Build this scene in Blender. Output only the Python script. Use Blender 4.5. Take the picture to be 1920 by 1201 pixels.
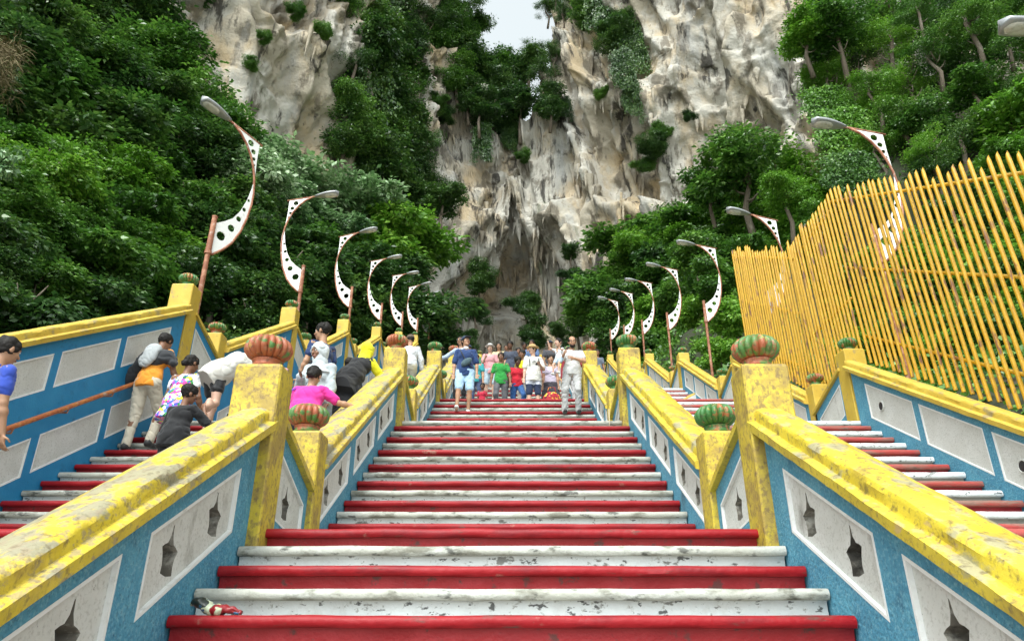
import bpy, bmesh, math, random
import numpy as np
from mathutils import Vector, Matrix, geometry
for o in list(bpy.data.objects): bpy.data.objects.remove(o)
sc = bpy.context.scene
COL = sc.collection
R = math.radians
# ---------------------------------------------------------------- camera, sky, sun, exposure
FPX, PITCH = 1340.0, R(23.86)
cam = bpy.data.cameras.new('camera'); co = bpy.data.objects.new('camera', cam); COL.objects.link(co)
cam.sensor_fit = 'HORIZONTAL'; cam.sensor_width = 36.0; cam.lens = 36.0*FPX/1920.0
cam.clip_start = 0.05; cam.clip_end = 4000
co.location = (0, 0, 0); co.rotation_euler = (R(90)+PITCH, 0, 0)
sc.camera = co
SUN_EL, SUN_AZ = R(58), R(200)          # azimuth clockwise from +Y: behind the camera, a little to the left
w = bpy.data.worlds.new('World'); sc.world = w; w.use_nodes = True
nt = w.node_tree; nt.nodes.clear()
sky = nt.nodes.new('ShaderNodeTexSky'); sky.sky_type = 'NISHITA'; sky.sun_disc = False
sky.sun_elevation = SUN_EL; sky.sun_rotation = SUN_AZ; sky.air_density = 1.0; sky.dust_density = 4.0
hsv = nt.nodes.new('ShaderNodeHueSaturation'); hsv.inputs['Saturation'].default_value = 0.12
hsv.inputs['Value'].default_value = 5.2
bg = nt.nodes.new('ShaderNodeBackground'); bg.inputs['Strength'].default_value = 0.15
ow = nt.nodes.new('ShaderNodeOutputWorld')
nt.links.new(sky.outputs[0], hsv.inputs['Color']); tint = nt.nodes.new('ShaderNodeMix'); tint.data_type = 'RGBA'; tint.blend_type = 'MULTIPLY'; tint.inputs[0].default_value = 1; tint.inputs[7].default_value = (.93, 1.0, .99, 1); nt.links.new(hsv.outputs[0], tint.inputs[6]); nt.links.new(tint.outputs[2], bg.inputs['Color']); nt.links.new(bg.outputs[0], ow.inputs['Surface'])
sl = bpy.data.lights.new('sun', 'SUN'); sl.energy = 3.1; sl.angle = R(10); sl.color = (1.0, 0.96, 0.89)
so = bpy.data.objects.new('sun', sl); COL.objects.link(so)
sd = Vector((math.sin(SUN_AZ)*math.cos(SUN_EL), math.cos(SUN_AZ)*math.cos(SUN_EL), math.sin(SUN_EL)))
so.rotation_euler = sd.to_track_quat('Z', 'Y').to_euler()
sc.view_settings.view_transform = 'Standard'; sc.view_settings.look = 'None'
sc.view_settings.gamma = 1.0; sc.view_settings.exposure = -0.95
# ---------------------------------------------------------------- helpers
CP, SP = math.cos(PITCH), math.sin(PITCH)
def at(px, py, D):
    "world point at forward distance D seen at photograph pixel (px, py)"
    a = (px-960)/FPX; b = (600.5-py)/FPX
    y = CP-b*SP; z = SP+b*CP; k = D/y
    return Vector((a*k, D, z*k))
def tag(o, label=None, cat=None, group=None, kind=None):
    if label: o['label'] = label
    if cat: o['category'] = cat
    if group: o['group'] = group
    if kind: o['kind'] = kind
    return o
def empty(name, loc=(0,0,0), rz=0, **k):
    o = bpy.data.objects.new(name, None); COL.objects.link(o); o.location = loc; o.rotation_euler = (0,0,rz)
    o.empty_display_size = 0.1
    return tag(o, **k)
def link(name, me, mats=(), parent=None, smooth=False, **k):
    o = bpy.data.objects.new(name, me); COL.objects.link(o)
    for m in mats: me.materials.append(m)
    if parent is not None: o.parent = parent
    if smooth: me.shade_smooth()
    return tag(o, **k)
def mesh_vf(name, v, f, mi=None):
    me = bpy.data.meshes.new(name); me.from_pydata([tuple(a) for a in v], [], [tuple(int(i) for i in a) for a in f]); 
    if mi is not None: me.polygons.foreach_set('material_index', np.asarray(mi, dtype=np.int32))
    me.update(); return me
def mesh_np(name, V, F, mi=None):
    "fast mesh from arrays: V (n,3), F (m,k) all of one size"
    V = np.asarray(V, dtype=np.float32); F = np.asarray(F, dtype=np.int32); m, k = F.shape
    me = bpy.data.meshes.new(name); me.vertices.add(len(V)); me.vertices.foreach_set('co', V.ravel())
    me.loops.add(m*k); me.loops.foreach_set('vertex_index', F.ravel())
    me.polygons.add(m); me.polygons.foreach_set('loop_start', np.arange(0, m*k, k, dtype=np.int32))
    if mi is not None: me.polygons.foreach_set('material_index', np.asarray(mi, dtype=np.int32))
    me.update(calc_edges=True); me.validate(); return me
def bm_mesh(bm, name):
    bmesh.ops.recalc_face_normals(bm, faces=bm.faces[:]); me = bpy.data.meshes.new(name); bm.to_mesh(me); bm.free(); return me
def copy_tree(o, parent=None):
    c = o.copy(); COL.objects.link(c); c.parent = parent
    for ch in o.children: copy_tree(ch, c)
    return c
class MB:
    "collects shapes, builds one mesh"
    def __init__(s): s.v = []; s.f = []; s.m = []
    def add(s, v, f, mi=0):
        n = len(s.v); s.v += [tuple(a) for a in v]; s.f += [tuple(i+n for i in q) for q in f]; s.m += [mi]*len(f); return s
    def box(s, x0, x1, y0, y1, z0, z1, mi=0):
        v = [(x, y, z) for x in (x0, x1) for y in (y0, y1) for z in (z0, z1)]
        return s.add(v, [(0,1,3,2),(4,6,7,5),(0,4,5,1),(2,3,7,6),(0,2,6,4),(1,5,7,3)], mi)
    def tube(s, pts, rad, n=10, mi=0, cap=True, flat=None):
        pts = [Vector(p) for p in pts]; L = len(pts); rs = rad if hasattr(rad, '__len__') else [rad]*L
        v = []; up = None
        for i, p in enumerate(pts):
            t = (pts[min(i+1, L-1)]-pts[max(i-1, 0)]).normalized()
            if up is None:
                up = Vector((0,0,1)) if abs(t.z) < .9 else Vector((1,0,0))
            a = t.cross(up)
            if a.length < 1e-5: a = t.cross(Vector((0,1,0)))
            a.normalize(); b = a.cross(t).normalized(); up = b
            for k in range(n):
                th = 2*math.pi*k/n
                v.append(p+a*math.cos(th)*rs[i]+b*math.sin(th)*rs[i]*(flat or 1))
        f = [(i*n+k, i*n+(k+1)%n, (i+1)*n+(k+1)%n, (i+1)*n+k) for i in range(L-1) for k in range(n)]
        if cap: f += [tuple(range(n-1, -1, -1)), tuple((L-1)*n+k for k in range(n))]
        return s.add(v, f, mi)
    def lathe(s, prof, n=24, c=(0,0,0), mi=0, lobes=0, amp=0):
        v = []
        for (r, z) in prof:
            for k in range(n):
                th = 2*math.pi*k/n; q = r*(1-amp*(1-abs(math.cos(lobes*th/2))**.6)) if lobes else r
                v.append((c[0]+q*math.cos(th), c[1]+q*math.sin(th), c[2]+z))
        L = len(prof)
        f = [(i*n+k, i*n+(k+1)%n, (i+1)*n+(k+1)%n, (i+1)*n+k) for i in range(L-1) for k in range(n)]
        f += [tuple(range(n-1, -1, -1)), tuple((L-1)*n+k for k in range(n))]
        return s.add(v, f, mi)
    def prism(s, outer, holes, x0, x1, mi=0, axis=0, hmi=None):
        "polygon with holes in the (y,z) plane extruded along x"
        loops = [outer]+list(holes); flat = [p for l in loops for p in l]; n = len(flat)
        tri = geometry.tessellate_polygon([[Vector((p[0], p[1], 0)) for p in l] for l in loops])
        def P(x, p): return (x, p[0], p[1]) if axis == 0 else (p[0], x, p[1])
        v = [P(x0, p) for p in flat]+[P(x1, p) for p in flat]
        f = [tuple(t) for t in tri]+[tuple(i+n for i in reversed(t)) for t in tri]
        o = 0; nf = len(f); ms = [mi]*nf
        for q, l in enumerate(loops):
            k = len(l); f += [(o+i, o+(i+1)%k, n+o+(i+1)%k, n+o+i) for i in range(k)]; o += k
            ms += [mi if (q == 0 or hmi is None) else hmi]*k
        s.add(v, f, mi); s.m[-len(f):] = ms; return s
    def build(s, name, mats, parent=None, smooth=False, bevel=0, angle=None, **k):
        me = mesh_vf(name, s.v, s.f, s.m)
        bm = bmesh.new(); bm.from_mesh(me)
        bmesh.ops.recalc_face_normals(bm, faces=bm.faces[:])
        if bevel:
            es = [e for e in bm.edges if len(e.link_faces) == 2 and e.calc_face_angle(0) > .5]
            bmesh.ops.bevel(bm, geom=es, offset=bevel, segments=2, profile=.6, affect='EDGES', clamp_overlap=True)
        bm.to_mesh(me); bm.free()
        o = link(name, me, mats if isinstance(mats, (list, tuple)) else [mats], parent, **k)
        if smooth: me.shade_smooth()
        if angle: me.shade_smooth(); me.set_sharp_from_angle(angle=R(angle))
        return o
def hsh(ix, iy, iz, s=0):
    h = (ix.astype(np.int64)*374761393+iy.astype(np.int64)*668265263+iz.astype(np.int64)*2147483647+s*974634777) & 0xffffffff
    h = ((h ^ (h >> 13))*1274126177) & 0xffffffff; h = ((h ^ (h >> 16))*2246822519) & 0xffffffff
    return ((h ^ (h >> 15)) & 0xffffff)/float(0xffffff)
def vn(x, y, z, s=0):
    x, y, z = np.broadcast_arrays(np.asarray(x, float), np.asarray(y, float), np.asarray(z, float))
    ix, iy, iz = np.floor(x), np.floor(y), np.floor(z); fx, fy, fz = x-ix, y-iy, z-iz
    fx, fy, fz = [q*q*(3-2*q) for q in (fx, fy, fz)]; r = 0
    for a in (0, 1):
        for b in (0, 1):
            for c in (0, 1):
                r = r+hsh(ix+a, iy+b, iz+c, s)*(fx if a else 1-fx)*(fy if b else 1-fy)*(fz if c else 1-fz)
    return r*2-1
def fbm(x, y, z, o=4, s=0, g=.5):
    r = 0; a = 1
    for i in range(o): r = r+a*vn(x*2**i, y*2**i, z*2**i, s+i*7); a *= g
    return r
# ---------------------------------------------------------------- materials
def mat(name, layers, rough=.6, bump=0, bscale=40, spec=.5, metal=0, coat=0, sheen=0, bdetail=6, transl=0, rough_var=0):
    """layers: first (r,g,b); then tuples (colour, scale, lo, hi, detail, stretch, strength[, up]) mixed by thresholded noise"""
    m = bpy.data.materials.new(name); m.use_nodes = True; n = m.node_tree.nodes; l = m.node_tree.links
    b = n['Principled BSDF']; b.inputs['Roughness'].default_value = rough; b.inputs['Metallic'].default_value = metal
    b.inputs['Specular IOR Level'].default_value = spec
    if sheen: b.inputs['Sheen Weight'].default_value = sheen
    tc = n.new('ShaderNodeTexCoord'); geo = n.new('ShaderNodeNewGeometry'); oi = n.new('ShaderNodeObjectInfo')
    wp = geo.outputs['Position']
    cur = None
    base = layers[0]
    rgb = n.new('ShaderNodeRGB'); rgb.outputs[0].default_value = (*base, 1); cur = rgb.outputs[0]
    for i, L in enumerate(layers[1:]):
        colr, scale, lo, hi, det, st, strg = L[:7]; up = L[7] if len(L) > 7 else 0
        mp = n.new('ShaderNodeMapping'); mp.inputs['Scale'].default_value = st; mp.inputs['Location'].default_value = (i*7.3, i*3.1, i*5.7)
        l.new(wp, mp.inputs['Vector'])
        no = n.new('ShaderNodeTexNoise'); no.inputs['Scale'].default_value = scale; no.inputs['Detail'].default_value = det
        no.inputs['Roughness'].default_value = .62; l.new(mp.outputs[0], no.inputs['Vector'])
        val = no.outputs['Fac']
        if up:
            sx = n.new('ShaderNodeSeparateXYZ'); l.new(geo.outputs['Normal'], sx.inputs[0])
            ma = n.new('ShaderNodeMath'); ma.operation = 'MULTIPLY_ADD'; l.new(sx.outputs[2], ma.inputs[0]); ma.inputs[1].default_value = up
            l.new(val, ma.inputs[2]); val = ma.outputs[0]
        mr = n.new('ShaderNodeMapRange'); mr.inputs['From Min'].default_value = lo; mr.inputs['From Max'].default_value = hi
        mr.inputs['To Max'].default_value = strg; l.new(val, mr.inputs['Value'])
        mx = n.new('ShaderNodeMix'); mx.data_type = 'RGBA'; l.new(mr.outputs[0], mx.inputs[0]); l.new(cur, mx.inputs[6]); mx.inputs[7].default_value = (*colr, 1)
        cur = mx.outputs[2]
    l.new(cur, b.inputs['Base Color'])
    if bump:
        no = n.new('ShaderNodeTexNoise'); no.inputs['Scale'].default_value = bscale; no.inputs['Detail'].default_value = bdetail; l.new(wp, no.inputs['Vector'])
        bp = n.new('ShaderNodeBump'); bp.inputs['Strength'].default_value = bump; bp.inputs['Distance'].default_value = .01*40/bscale
        l.new(no.outputs['Fac'], bp.inputs['Height']); l.new(bp.outputs[0], b.inputs['Normal'])
    m.diffuse_color = (*base, 1)
    return m
I1 = (1,1,1)
M = {}
M['yellow'] = mat('yellow_paint', [(.55,.42,.028), ((.68,.54,.05), 3.0,.42,.62,6,I1,.8), ((.36,.25,.04), 4,.50,.64,10,I1,.75), ((.27,.26,.20), 5,.585,.65,12,(1,.55,1),.8,.07), ((.13,.095,.045), 30,.53,.68,10,I1,.8,.02), ((.44,.30,.18), 11,.64,.69,8,(1,.5,1),.6,.07), ((.05,.04,.025), 9,.62,.72,12,(1,1,.6),.6)], rough=.5, bump=.5, bscale=70)
M['yellow_post'] = mat('grimy_yellow_post_paint', [(.52,.39,.03), ((.66,.50,.06), 3.0,.42,.62,6,I1,.7), ((.30,.20,.06), 5,.46,.60,12,I1,.75), ((.17,.11,.055), 34,.50,.62,10,(1,1,.7),.7), ((.06,.05,.03), 4,.60,.70,13,(1,1,.5),.7)], rough=.6, bump=.5, bscale=60)
M['yellow_peel'] = mat('peeling_yellow_paint', [(.58,.44,.028), ((.72,.55,.07), 3.0,.42,.62,6,I1,.8), ((.38,.26,.05), 4,.50,.64,10,I1,.75), ((.25,.245,.20), 6,.545,.60,13,(1,.45,1),.85,.065), ((.30,.24,.16), 24,.55,.62,10,(1,.6,1),.7,.05), ((.13,.095,.045), 30,.53,.68,10,I1,.7,.02), ((.05,.04,.025), 9,.62,.72,12,(1,1,.6),.6)], rough=.55, bump=.6, bscale=60)
M['yellow_dull'] = mat('dull_yellow_paint', [(.52,.35,.04), ((.62,.45,.07), 2.5,.45,.65,6,I1,.8), ((.24,.20,.12), 7,.57,.68,9,I1,.8,.05), ((.10,.08,.05), 18,.62,.72,8,I1,.7)], rough=.6, bump=.4, bscale=60)
M['blue'] = mat('blue_plaster', [(.06,.25,.385), ((.11,.34,.46), 4,.45,.66,7,I1,.65), ((.03,.13,.22), 9,.56,.72,8,I1,.7), ((.012,.03,.04), 3.2,.66,.72,9,I1,.65), ((.20,.42,.52), 48,.50,.62,5,I1,.55), ((.025,.11,.18), 70,.54,.66,4,I1,.6), ((.02,.035,.04), 1.6,.60,.68,14,(1,1,.7),.6)], rough=.75, bump=1.0, bscale=45, bdetail=8)
M['blue_deep'] = mat('deep_blue_plaster', [(.010,.20,.42), ((.03,.27,.50), 2.2,.45,.7,6,I1,.7), ((.01,.09,.18), 6,.58,.75,8,I1,.6), ((.01,.02,.04), 5,.68,.73,9,I1,.6)], rough=.6, bump=.4, bscale=50)
M['panel'] = mat('panel_plaster', [(.56,.56,.53), ((.66,.66,.64), 3,.45,.65,5,I1,.7), ((.33,.32,.29), 55,.52,.66,6,I1,.55), ((.16,.145,.12), 4,.62,.72,12,(1,1,.4),.6), ((.08,.07,.06), 30,.66,.70,6,I1,.6)], rough=.8, bump=.55, bscale=75)
M['hole_side'] = mat('dark_recess', [(.17,.155,.13), ((.45,.43,.38), 9,.5,.6,6,I1,.8), ((.03,.028,.025), 7,.52,.62,8,I1,.8)], rough=.9)  # cut-out sides coloured darker than the panel face, with mottled patches
M['rim'] = mat('white_rim_paint', [(.76,.77,.77), ((.45,.45,.42), 12,.56,.7,7,I1,.6)], rough=.6, bump=.3, bscale=60)
M['red_nose'] = mat('red_step_paint', [(.27,.003,.008), ((.34,.010,.015), 4,.5,.7,6,(.5,2,2),.6), ((.15,.005,.01), 5,.50,.64,10,(.5,2,2),.7), ((.10,.05,.04), 7,.60,.68,9,(.5,2,2),.8), ((.30,.16,.12), 5,.64,.70,9,(1,1,1),.7)], rough=.5, spec=.3, bump=.35, bscale=30)
M['red_riser'] = mat('red_riser_paint', [(.34,.010,.016), ((.44,.03,.04), 5,.45,.7,6,I1,.7), ((.10,.04,.035), 9,.58,.64,9,I1,.85), ((.33,.02,.03), 3,.52,.7,6,I1,.6)], rough=.5, bump=.5, bscale=40)
M['white_nose'] = mat('worn_white_step_edge', [(.40,.40,.35), ((.55,.56,.53), 5,.45,.7,7,(.4,2,2),.8), ((.15,.145,.11), 7,.50,.62,10,(.6,1.4,1.4),.85), ((.035,.035,.03), 13,.57,.65,10,(.5,1,1),.8)], rough=.7, bump=.7, bscale=45)
M['white_riser'] = mat('white_riser_paint', [(.70,.73,.74), ((.48,.48,.47), 6,.54,.74,8,I1,.6), ((.05,.05,.05), 24,.60,.635,12,(.6,1,1.3),.9), ((.11,.105,.09), 8,.60,.64,12,(.7,1,1.6),.8), ((.22,.21,.18), 26,.60,.68,8,I1,.7), ((.45,.43,.40), 3,.60,.7,8,I1,.5)], rough=.6, bump=.4, bscale=40)
M['plank_red'] = mat('weathered_red_step', [(.34,.05,.04), ((.20,.13,.10), 5,.45,.58,9,(.5,3,3),.85), ((.42,.03,.035), 3,.5,.7,5,(.4,2,2),.7), ((.06,.05,.04), 14,.58,.7,9,(.4,2,2),.8)], rough=.6, bump=.5, bscale=40)
M['tread'] = mat('worn_tread', [(.24,.22,.19), ((.40,.38,.34), 4,.48,.6,8,I1,.7), ((.10,.09,.075), 8,.52,.64,10,I1,.8)], rough=.8, bump=.5, bscale=40)
M['conc'] = mat('concrete', [(.33,.32,.29), ((.2,.19,.17), 5,.5,.7,8,I1,.7)], rough=.85, bump=.5, bscale=30)
M['bars'] = mat('yellow_bar_paint', [(.55,.30,.009), ((.68,.41,.03), 6,.45,.7,4,I1,.7), ((.16,.055,.035), 7,.575,.64,10,(1,1,.30),.9), ((.34,.17,.03), 26,.54,.70,7,I1,.7)], rough=.42, bump=.15, bscale=60)
M['rust'] = mat('rusty_steel', [(.26,.09,.045), ((.50,.24,.14), 8,.45,.62,8,I1,.8), ((.55,.50,.45), 14,.58,.68,8,(1,1,.6),.7), ((.10,.04,.03), 20,.58,.7,8,I1,.8)], rough=.65, bump=.4, bscale=80)
M['rail_rust'] = mat('rusty_handrail_paint', [(.36,.10,.03), ((.50,.21,.05), 9,.44,.6,7,I1,.8), ((.40,.38,.34), 7,.58,.66,8,I1,.6,.03), ((.14,.04,.02), 20,.56,.7,8,I1,.8)], rough=.5, bump=.3, bscale=80)
M['lampwhite'] = mat('white_plate_paint', [(.78,.78,.76), ((.45,.42,.38), 9,.58,.74,8,I1,.6), ((.35,.15,.08), 14,.66,.72,8,I1,.7)], rough=.4)
M['hole_dark'] = mat('black_vent', [(.015,.015,.017)], rough=.5)
M['lamphead'] = mat('grey_lamp_housing', [(.33,.34,.35), ((.18,.18,.18), 6,.55,.7,6,I1,.6)], rough=.35, metal=.3)
M['lampglass'] = mat('lamp_lens', [(.55,.55,.50), ((.3,.29,.24), 12,.5,.7,5,I1,.7)], rough=.15, spec=.8)
def pumpkin_mat(name, green):
    m = mat(name, [(.34,.095,.04) if green < .5 else (.04,.16,.035), ((.05,.20,.045) if green < .5 else (.38,.12,.045), 9,.55-.10*(1-abs(green-.5)*2),.61-.08*(1-abs(green-.5)*2),6,I1,.9), ((.50,.42,.08), 11,.62,.70,6,I1,.6), ((.55,.30,.20), 18,.56,.70,7,I1,.5), ((.07,.045,.03), 22,.56,.68,8,I1,.8)], rough=.5, bump=.5, bscale=60)
    return m
M['pump_red'] = pumpkin_mat('weathered_red_finial', .15)
M['pump_mix'] = pumpkin_mat('red_and_green_finial', .45)
M['pump_green'] = pumpkin_mat('weathered_green_finial', .95)
M['soil'] = mat('forest_soil', [(.035,.04,.02), ((.06,.05,.03), 1.2,.5,.7,8,I1,.8), ((.02,.045,.012), 3,.5,.7,8,I1,.8)], rough=.95)
# ---------------------------------------------------------------- stair geometry
TR, L1, L2 = .27, 1.676, 1.955
LD = [4.921]; LH = [.663]; NB = [None, LD[0]-14*TR]      # landing front edges / first nosing of each flight
NS = {1: 15, 2: 15}; RI = {1: .141, 2: .153}
d, h = LD[0]+L1+14*TR, LH[0]+15*.153; NB.append(LD[0]+L1); LD.append(d); LH.append(h)
for i in range(3, 10):
    NS[i] = 13; RI[i] = .153
    NB.append(d+L2); d = d+L2+12*TR; h += 13*.153; LD.append(d); LH.append(h)
FL_BASE_H = [None, LH[0]-15*.141]+LH                     # floor below flight k
def hn(k, D):                                             # nosing line height of flight k
    return FL_BASE_H[k]+RI[k]+(D-NB[k])*RI[k]/TR
rng = random.Random(7)
def step_mesh(name, x0, x1, depth, r, mats, seed, nosew=.062, bul=.026, nx=64, xr=.0):
    prof = [(depth+.05, -r-.02), (.062, -r-.02), (.058, -r+.004), (.056, -nosew-.012), (.050, -nosew+.002), (.010, -nosew+.003), (.0, -nosew+.016), (-.001, -nosew*.45), (.006, -.010), (.020, -.001), (.034, .0), (depth+.05, .0)]
    mi = [1, 1, 1, 1, 0, 0, 0, 0, 0, 0, 2, 1]
    n = len(prof); xs = np.linspace(x0, x1, nx+1)
    V = np.zeros((nx+1, n, 3)); P = np.array(prof)
    for j in range(n):
        V[:, j, 0] = xs; V[:, j, 1] = P[j, 0]; V[:, j, 2] = P[j, 1]
        amp = .0045 if 3 <= j <= 9 else .002
        if 2 <= j <= 10:
            nz = fbm(xs*5, j*.35, seed*3.7, 3, seed)
            chip = np.clip(vn(xs*9, j*.2, seed*1.3, 5)-.45, 0, 1)*.02 if 3 <= j <= 6 else 0
            V[:, j, 1] += nz*amp+chip; V[:, j, 2] += fbm(xs*4, 7.7, seed*2.1, 2, seed+9)*.0035
    V[:, :, 0] += xr
    F = []; MI = []
    for i in range(nx):
        for j in range(n):
            a, b = i*n+j, i*n+(j+1) % n; F.append((a, b, b+n, a+n)); MI.append(mi[j])
    F2 = [tuple(range(n)), tuple(nx*n+j for j in reversed(range(n)))]
    me = mesh_vf(name, V.reshape(-1, 3), F+F2, MI+[0, 0])
    bm = bmesh.new(); bm.from_mesh(me); bmesh.ops.recalc_face_normals(bm, faces=bm.faces[:]); bm.to_mesh(me); bm.free()
    me.shade_smooth(); me.set_sharp_from_angle(angle=R(50))
    return me
def staircase(name, x0, x1, label, flights, worn=False):
    t = empty(name, ((x0+x1)/2, NB[1], FL_BASE_H[1]), label=label, cat='staircase', group='painted stone staircases')
    cx = (x0+x1)/2; red = [M['red_nose'], M['red_riser']]; whi = [M['white_nose'], M['white_riser']]
    if worn: red = [M['plank_red'], M['red_riser']]; whi = [M['white_riser'], M['conc']]
    par = {1: 1, 2: 0}                                    # which step index parity is red
    for k in flights:
        N = NS[k]
        for i in range(1, N+1):
            depth = TR if i < N else (L1 if k == 1 else L2)-.0
            D = NB[k]+(i-1)*TR; Hh = FL_BASE_H[k]+i*RI[k]
            if k == 1: isred = (i % 2 == 1)
            elif k == 2: isred = (i % 2 == 0)
            else: isred = (i % 2 == (1 if k % 2 == 1 else 0))
            me = step_mesh('step', x0-cx, x1-cx, depth, RI[k], None, k*31+i+(100 if worn else 0)+int(x0*10), nx=64 if k < 4 else 20, nosew=.062 if not worn else .07)
            nm = 'step' if i < N else 'landing'
            o = link(nm, me, (red if isred else whi)+[M['tread']], t); o.location = (0, D-NB[1], Hh-FL_BASE_H[1])
    return t
XW = 1.70
staircase('staircase', -XW-.01, XW+.01, 'wide central flight of red and white painted steps rising from the camera', range(1, 8))
staircase('staircase', -5.21, -2.0, 'red and white steps left of the central stairs beside the deep blue wall', range(1, 7))
staircase('staircase', 2.0, 5.21, 'weathered red and white plank-edged steps right of the central stairs below the yellow fence', range(1, 7), worn=True)
# a sloping path that carries on towards the cave
MB().add([(-5.3, LD[6]+1.9, LH[6]-.02), (5.3, LD[6]+1.9, LH[6]-.02), (5.3, 62, LH[6]+7.5), (-5.3, 62, LH[6]+7.5)], [(0,1,2,3)]).build('path', M['conc'], kind='structure')
# ---------------------------------------------------------------- parapets
TUL = [(-.40,.02),(.0,-.03),(.42,.0),(.38,.18),(.42,.34),(.58,.50),(.40,.57),(.20,.62),(.07,.80),(.03,1.04),(-.02,1.0),(-.08,.78),(-.22,.64),(-.40,.60),(-.56,.54),(-.44,.36),(-.37,.18)]
def shrink(poly, d):
    n = len(poly); out = []
    c = Vector((sum(p[0] for p in poly)/n, sum(p[1] for p in poly)/n))
    for i in range(n):
        p0, p1, p2 = Vector(poly[i-1]), Vector(poly[i]), Vector(poly[(i+1) % n])
        a = (p1-p0).normalized(); b = (p2-p1).normalized()
        na = Vector((-a.y, a.x)); nb = Vector((-b.y, b.x)); m = (na+nb); m /= max(.3, m.dot(na))
        out.append(tuple(p1+m*d))
    return out
def ccw(p):
    a = sum(p[i-1][0]*p[i][1]-p[i][0]*p[i-1][1] for i in range(len(p)))
    return p if a > 0 else p[::-1]
def coping(pts, x0, x1, mats, parent, thin=False, name='coping'):
    c = (x0+x1)/2; a = abs(x1-x0)/2
    if thin: prof = [(-a-.03,-.055),(a+.03,-.055),(a+.035,-.01),(a+.02,0),(-a-.02,0),(-a-.035,-.01)]
    else:
        prof = [(-a-.02,-.185),(a+.02,-.185),(a+.060,-.176),(a+.066,-.115),(a+.050,-.104),(a+.018,-.098),(a+.014,-.088),(a+.018,-.040),(a+.004,-.016),(a-.04,-.002),(0,-.012),(-a+.08,-.055),(-a+.0,-.095),(-a-.022,-.120),(-a-.025,-.135),(-a-.060,-.145),(-a-.060,-.180)]
        if c < 0: pass
        else: prof = [(-p[0], p[1]) for p in prof][::-1]
    n = len(prof); (D0, z0), (D1, z1) = pts; N = max(2, int(abs(D1-D0)/.05))
    V = []
    for i in range(N+1):
        D = D0+(D1-D0)*i/N; z = z0+(z1-z0)*i/N
        for j, (px, pz) in enumerate(prof):
            q = float(vn(D*7+j*.8, z*7, x0*9+j, 3))*.004+float(vn(D*24, j*2.1, x0*9, 4))*.0022
            V.append((c+px+(q if abs(px) > a*.5 else 0), D, z+pz+q*.7))
    F = [(i*n+j, i*n+(j+1) % n, (i+1)*n+(j+1) % n, (i+1)*n+j) for i in range(N) for j in range(n)]
    F += [tuple(range(n)), tuple(N*n+j for j in reversed(range(n)))]
    b = MB().add(V, F); return b.build(name, mats, parent, angle=40)
def finial_mesh(r, lob=18):
    b = MB()
    b.lathe([(.0, -.055), (.62*r/.18*.18, -.055), (.66*r, -.03), (.60*r, -.02), (.56*r, .0), (.60*r, .012), (.60*r, .022)], 36)
    pr = []
    for i in range(15):
        th = -math.pi*.42+i/14*math.pi*.90
        pr.append((max(.02, math.cos(th)**.75*r) if math.cos(th) > 0 else .02, .022+r*.52+math.sin(th)*r*.56))
    b.lathe(pr, lob*6, lobes=lob, amp=.17)
    b.lathe([(.02, r*1.02), (.16*r, r*1.04), (.12*r, r*1.12), (.02, r*1.16)], 12)
    return b
FIN = {}
def finial(parent, loc, r, kind):
    key = (round(r, 3), kind)
    if key not in FIN:
        o = finial_mesh(r).build('finial', M[kind], parent, angle=60); FIN[key] = o.data
    else: o = link('finial', FIN[key], (), parent)
    o.location = loc; o.rotation_euler = (0, 0, rng.uniform(0, 3)); return o
def post(root, x0, x1, D0, D1, z0, z1, mt, r, kind, label=None, name='newel_post'):
    b = MB(); cx, cy = (x0+x1)/2, (D0+D1)/2; a, c = abs(x1-x0)/2, (D1-D0)/2
    ch = .04                                            # chamfered shaft, plain cap
    def ring(z, s, k): return [(cx+sx*(a*s-(k if q else 0)), cy+sy*(c*s-(0 if q else k)), z) for sx, sy, q in ((-1,-1,1),(-1,-1,0),(-1,1,0),(-1,1,1),(1,1,1),(1,1,0),(1,-1,0),(1,-1,1))]
    rings = [ring(z0, 1, .012), ring(z1-.02, 1, .012), ring(z1, .96, .014)]
    order = [1, 2, 3, 4, 5, 6, 7, 0]
    V = [p for rg in rings for p in [rg[i] for i in order]]
    F = [(i*8+j, i*8+(j+1) % 8, (i+1)*8+(j+1) % 8, (i+1)*8+j) for i in range(2) for j in range(8)]+[tuple(range(8)), tuple(16+j for j in reversed(range(8)))]
    b.add(V, F); o = b.build(name, mt, root)
    if label: o['label'] = label
    finial(o, (cx, cy, z1+.05), r, kind)
    return o
def vent(root, xs, D, z, sgn):
    b = MB(); b.lathe([(.075, 0), (.075, .012), (.062, .020), (.055, .010), (.04, .004)], 20)
    o = b.build('vent', M['panel'], root)
    b = MB(); b.lathe([(.056, .002), (.056, .0135), (.02, .016)], 18); i = b.build('vent_grille', M['hole_dark'], o)
    o.location = (xs, D, z); o.rotation_euler = (0, R(90)*sgn, 0)
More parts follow.
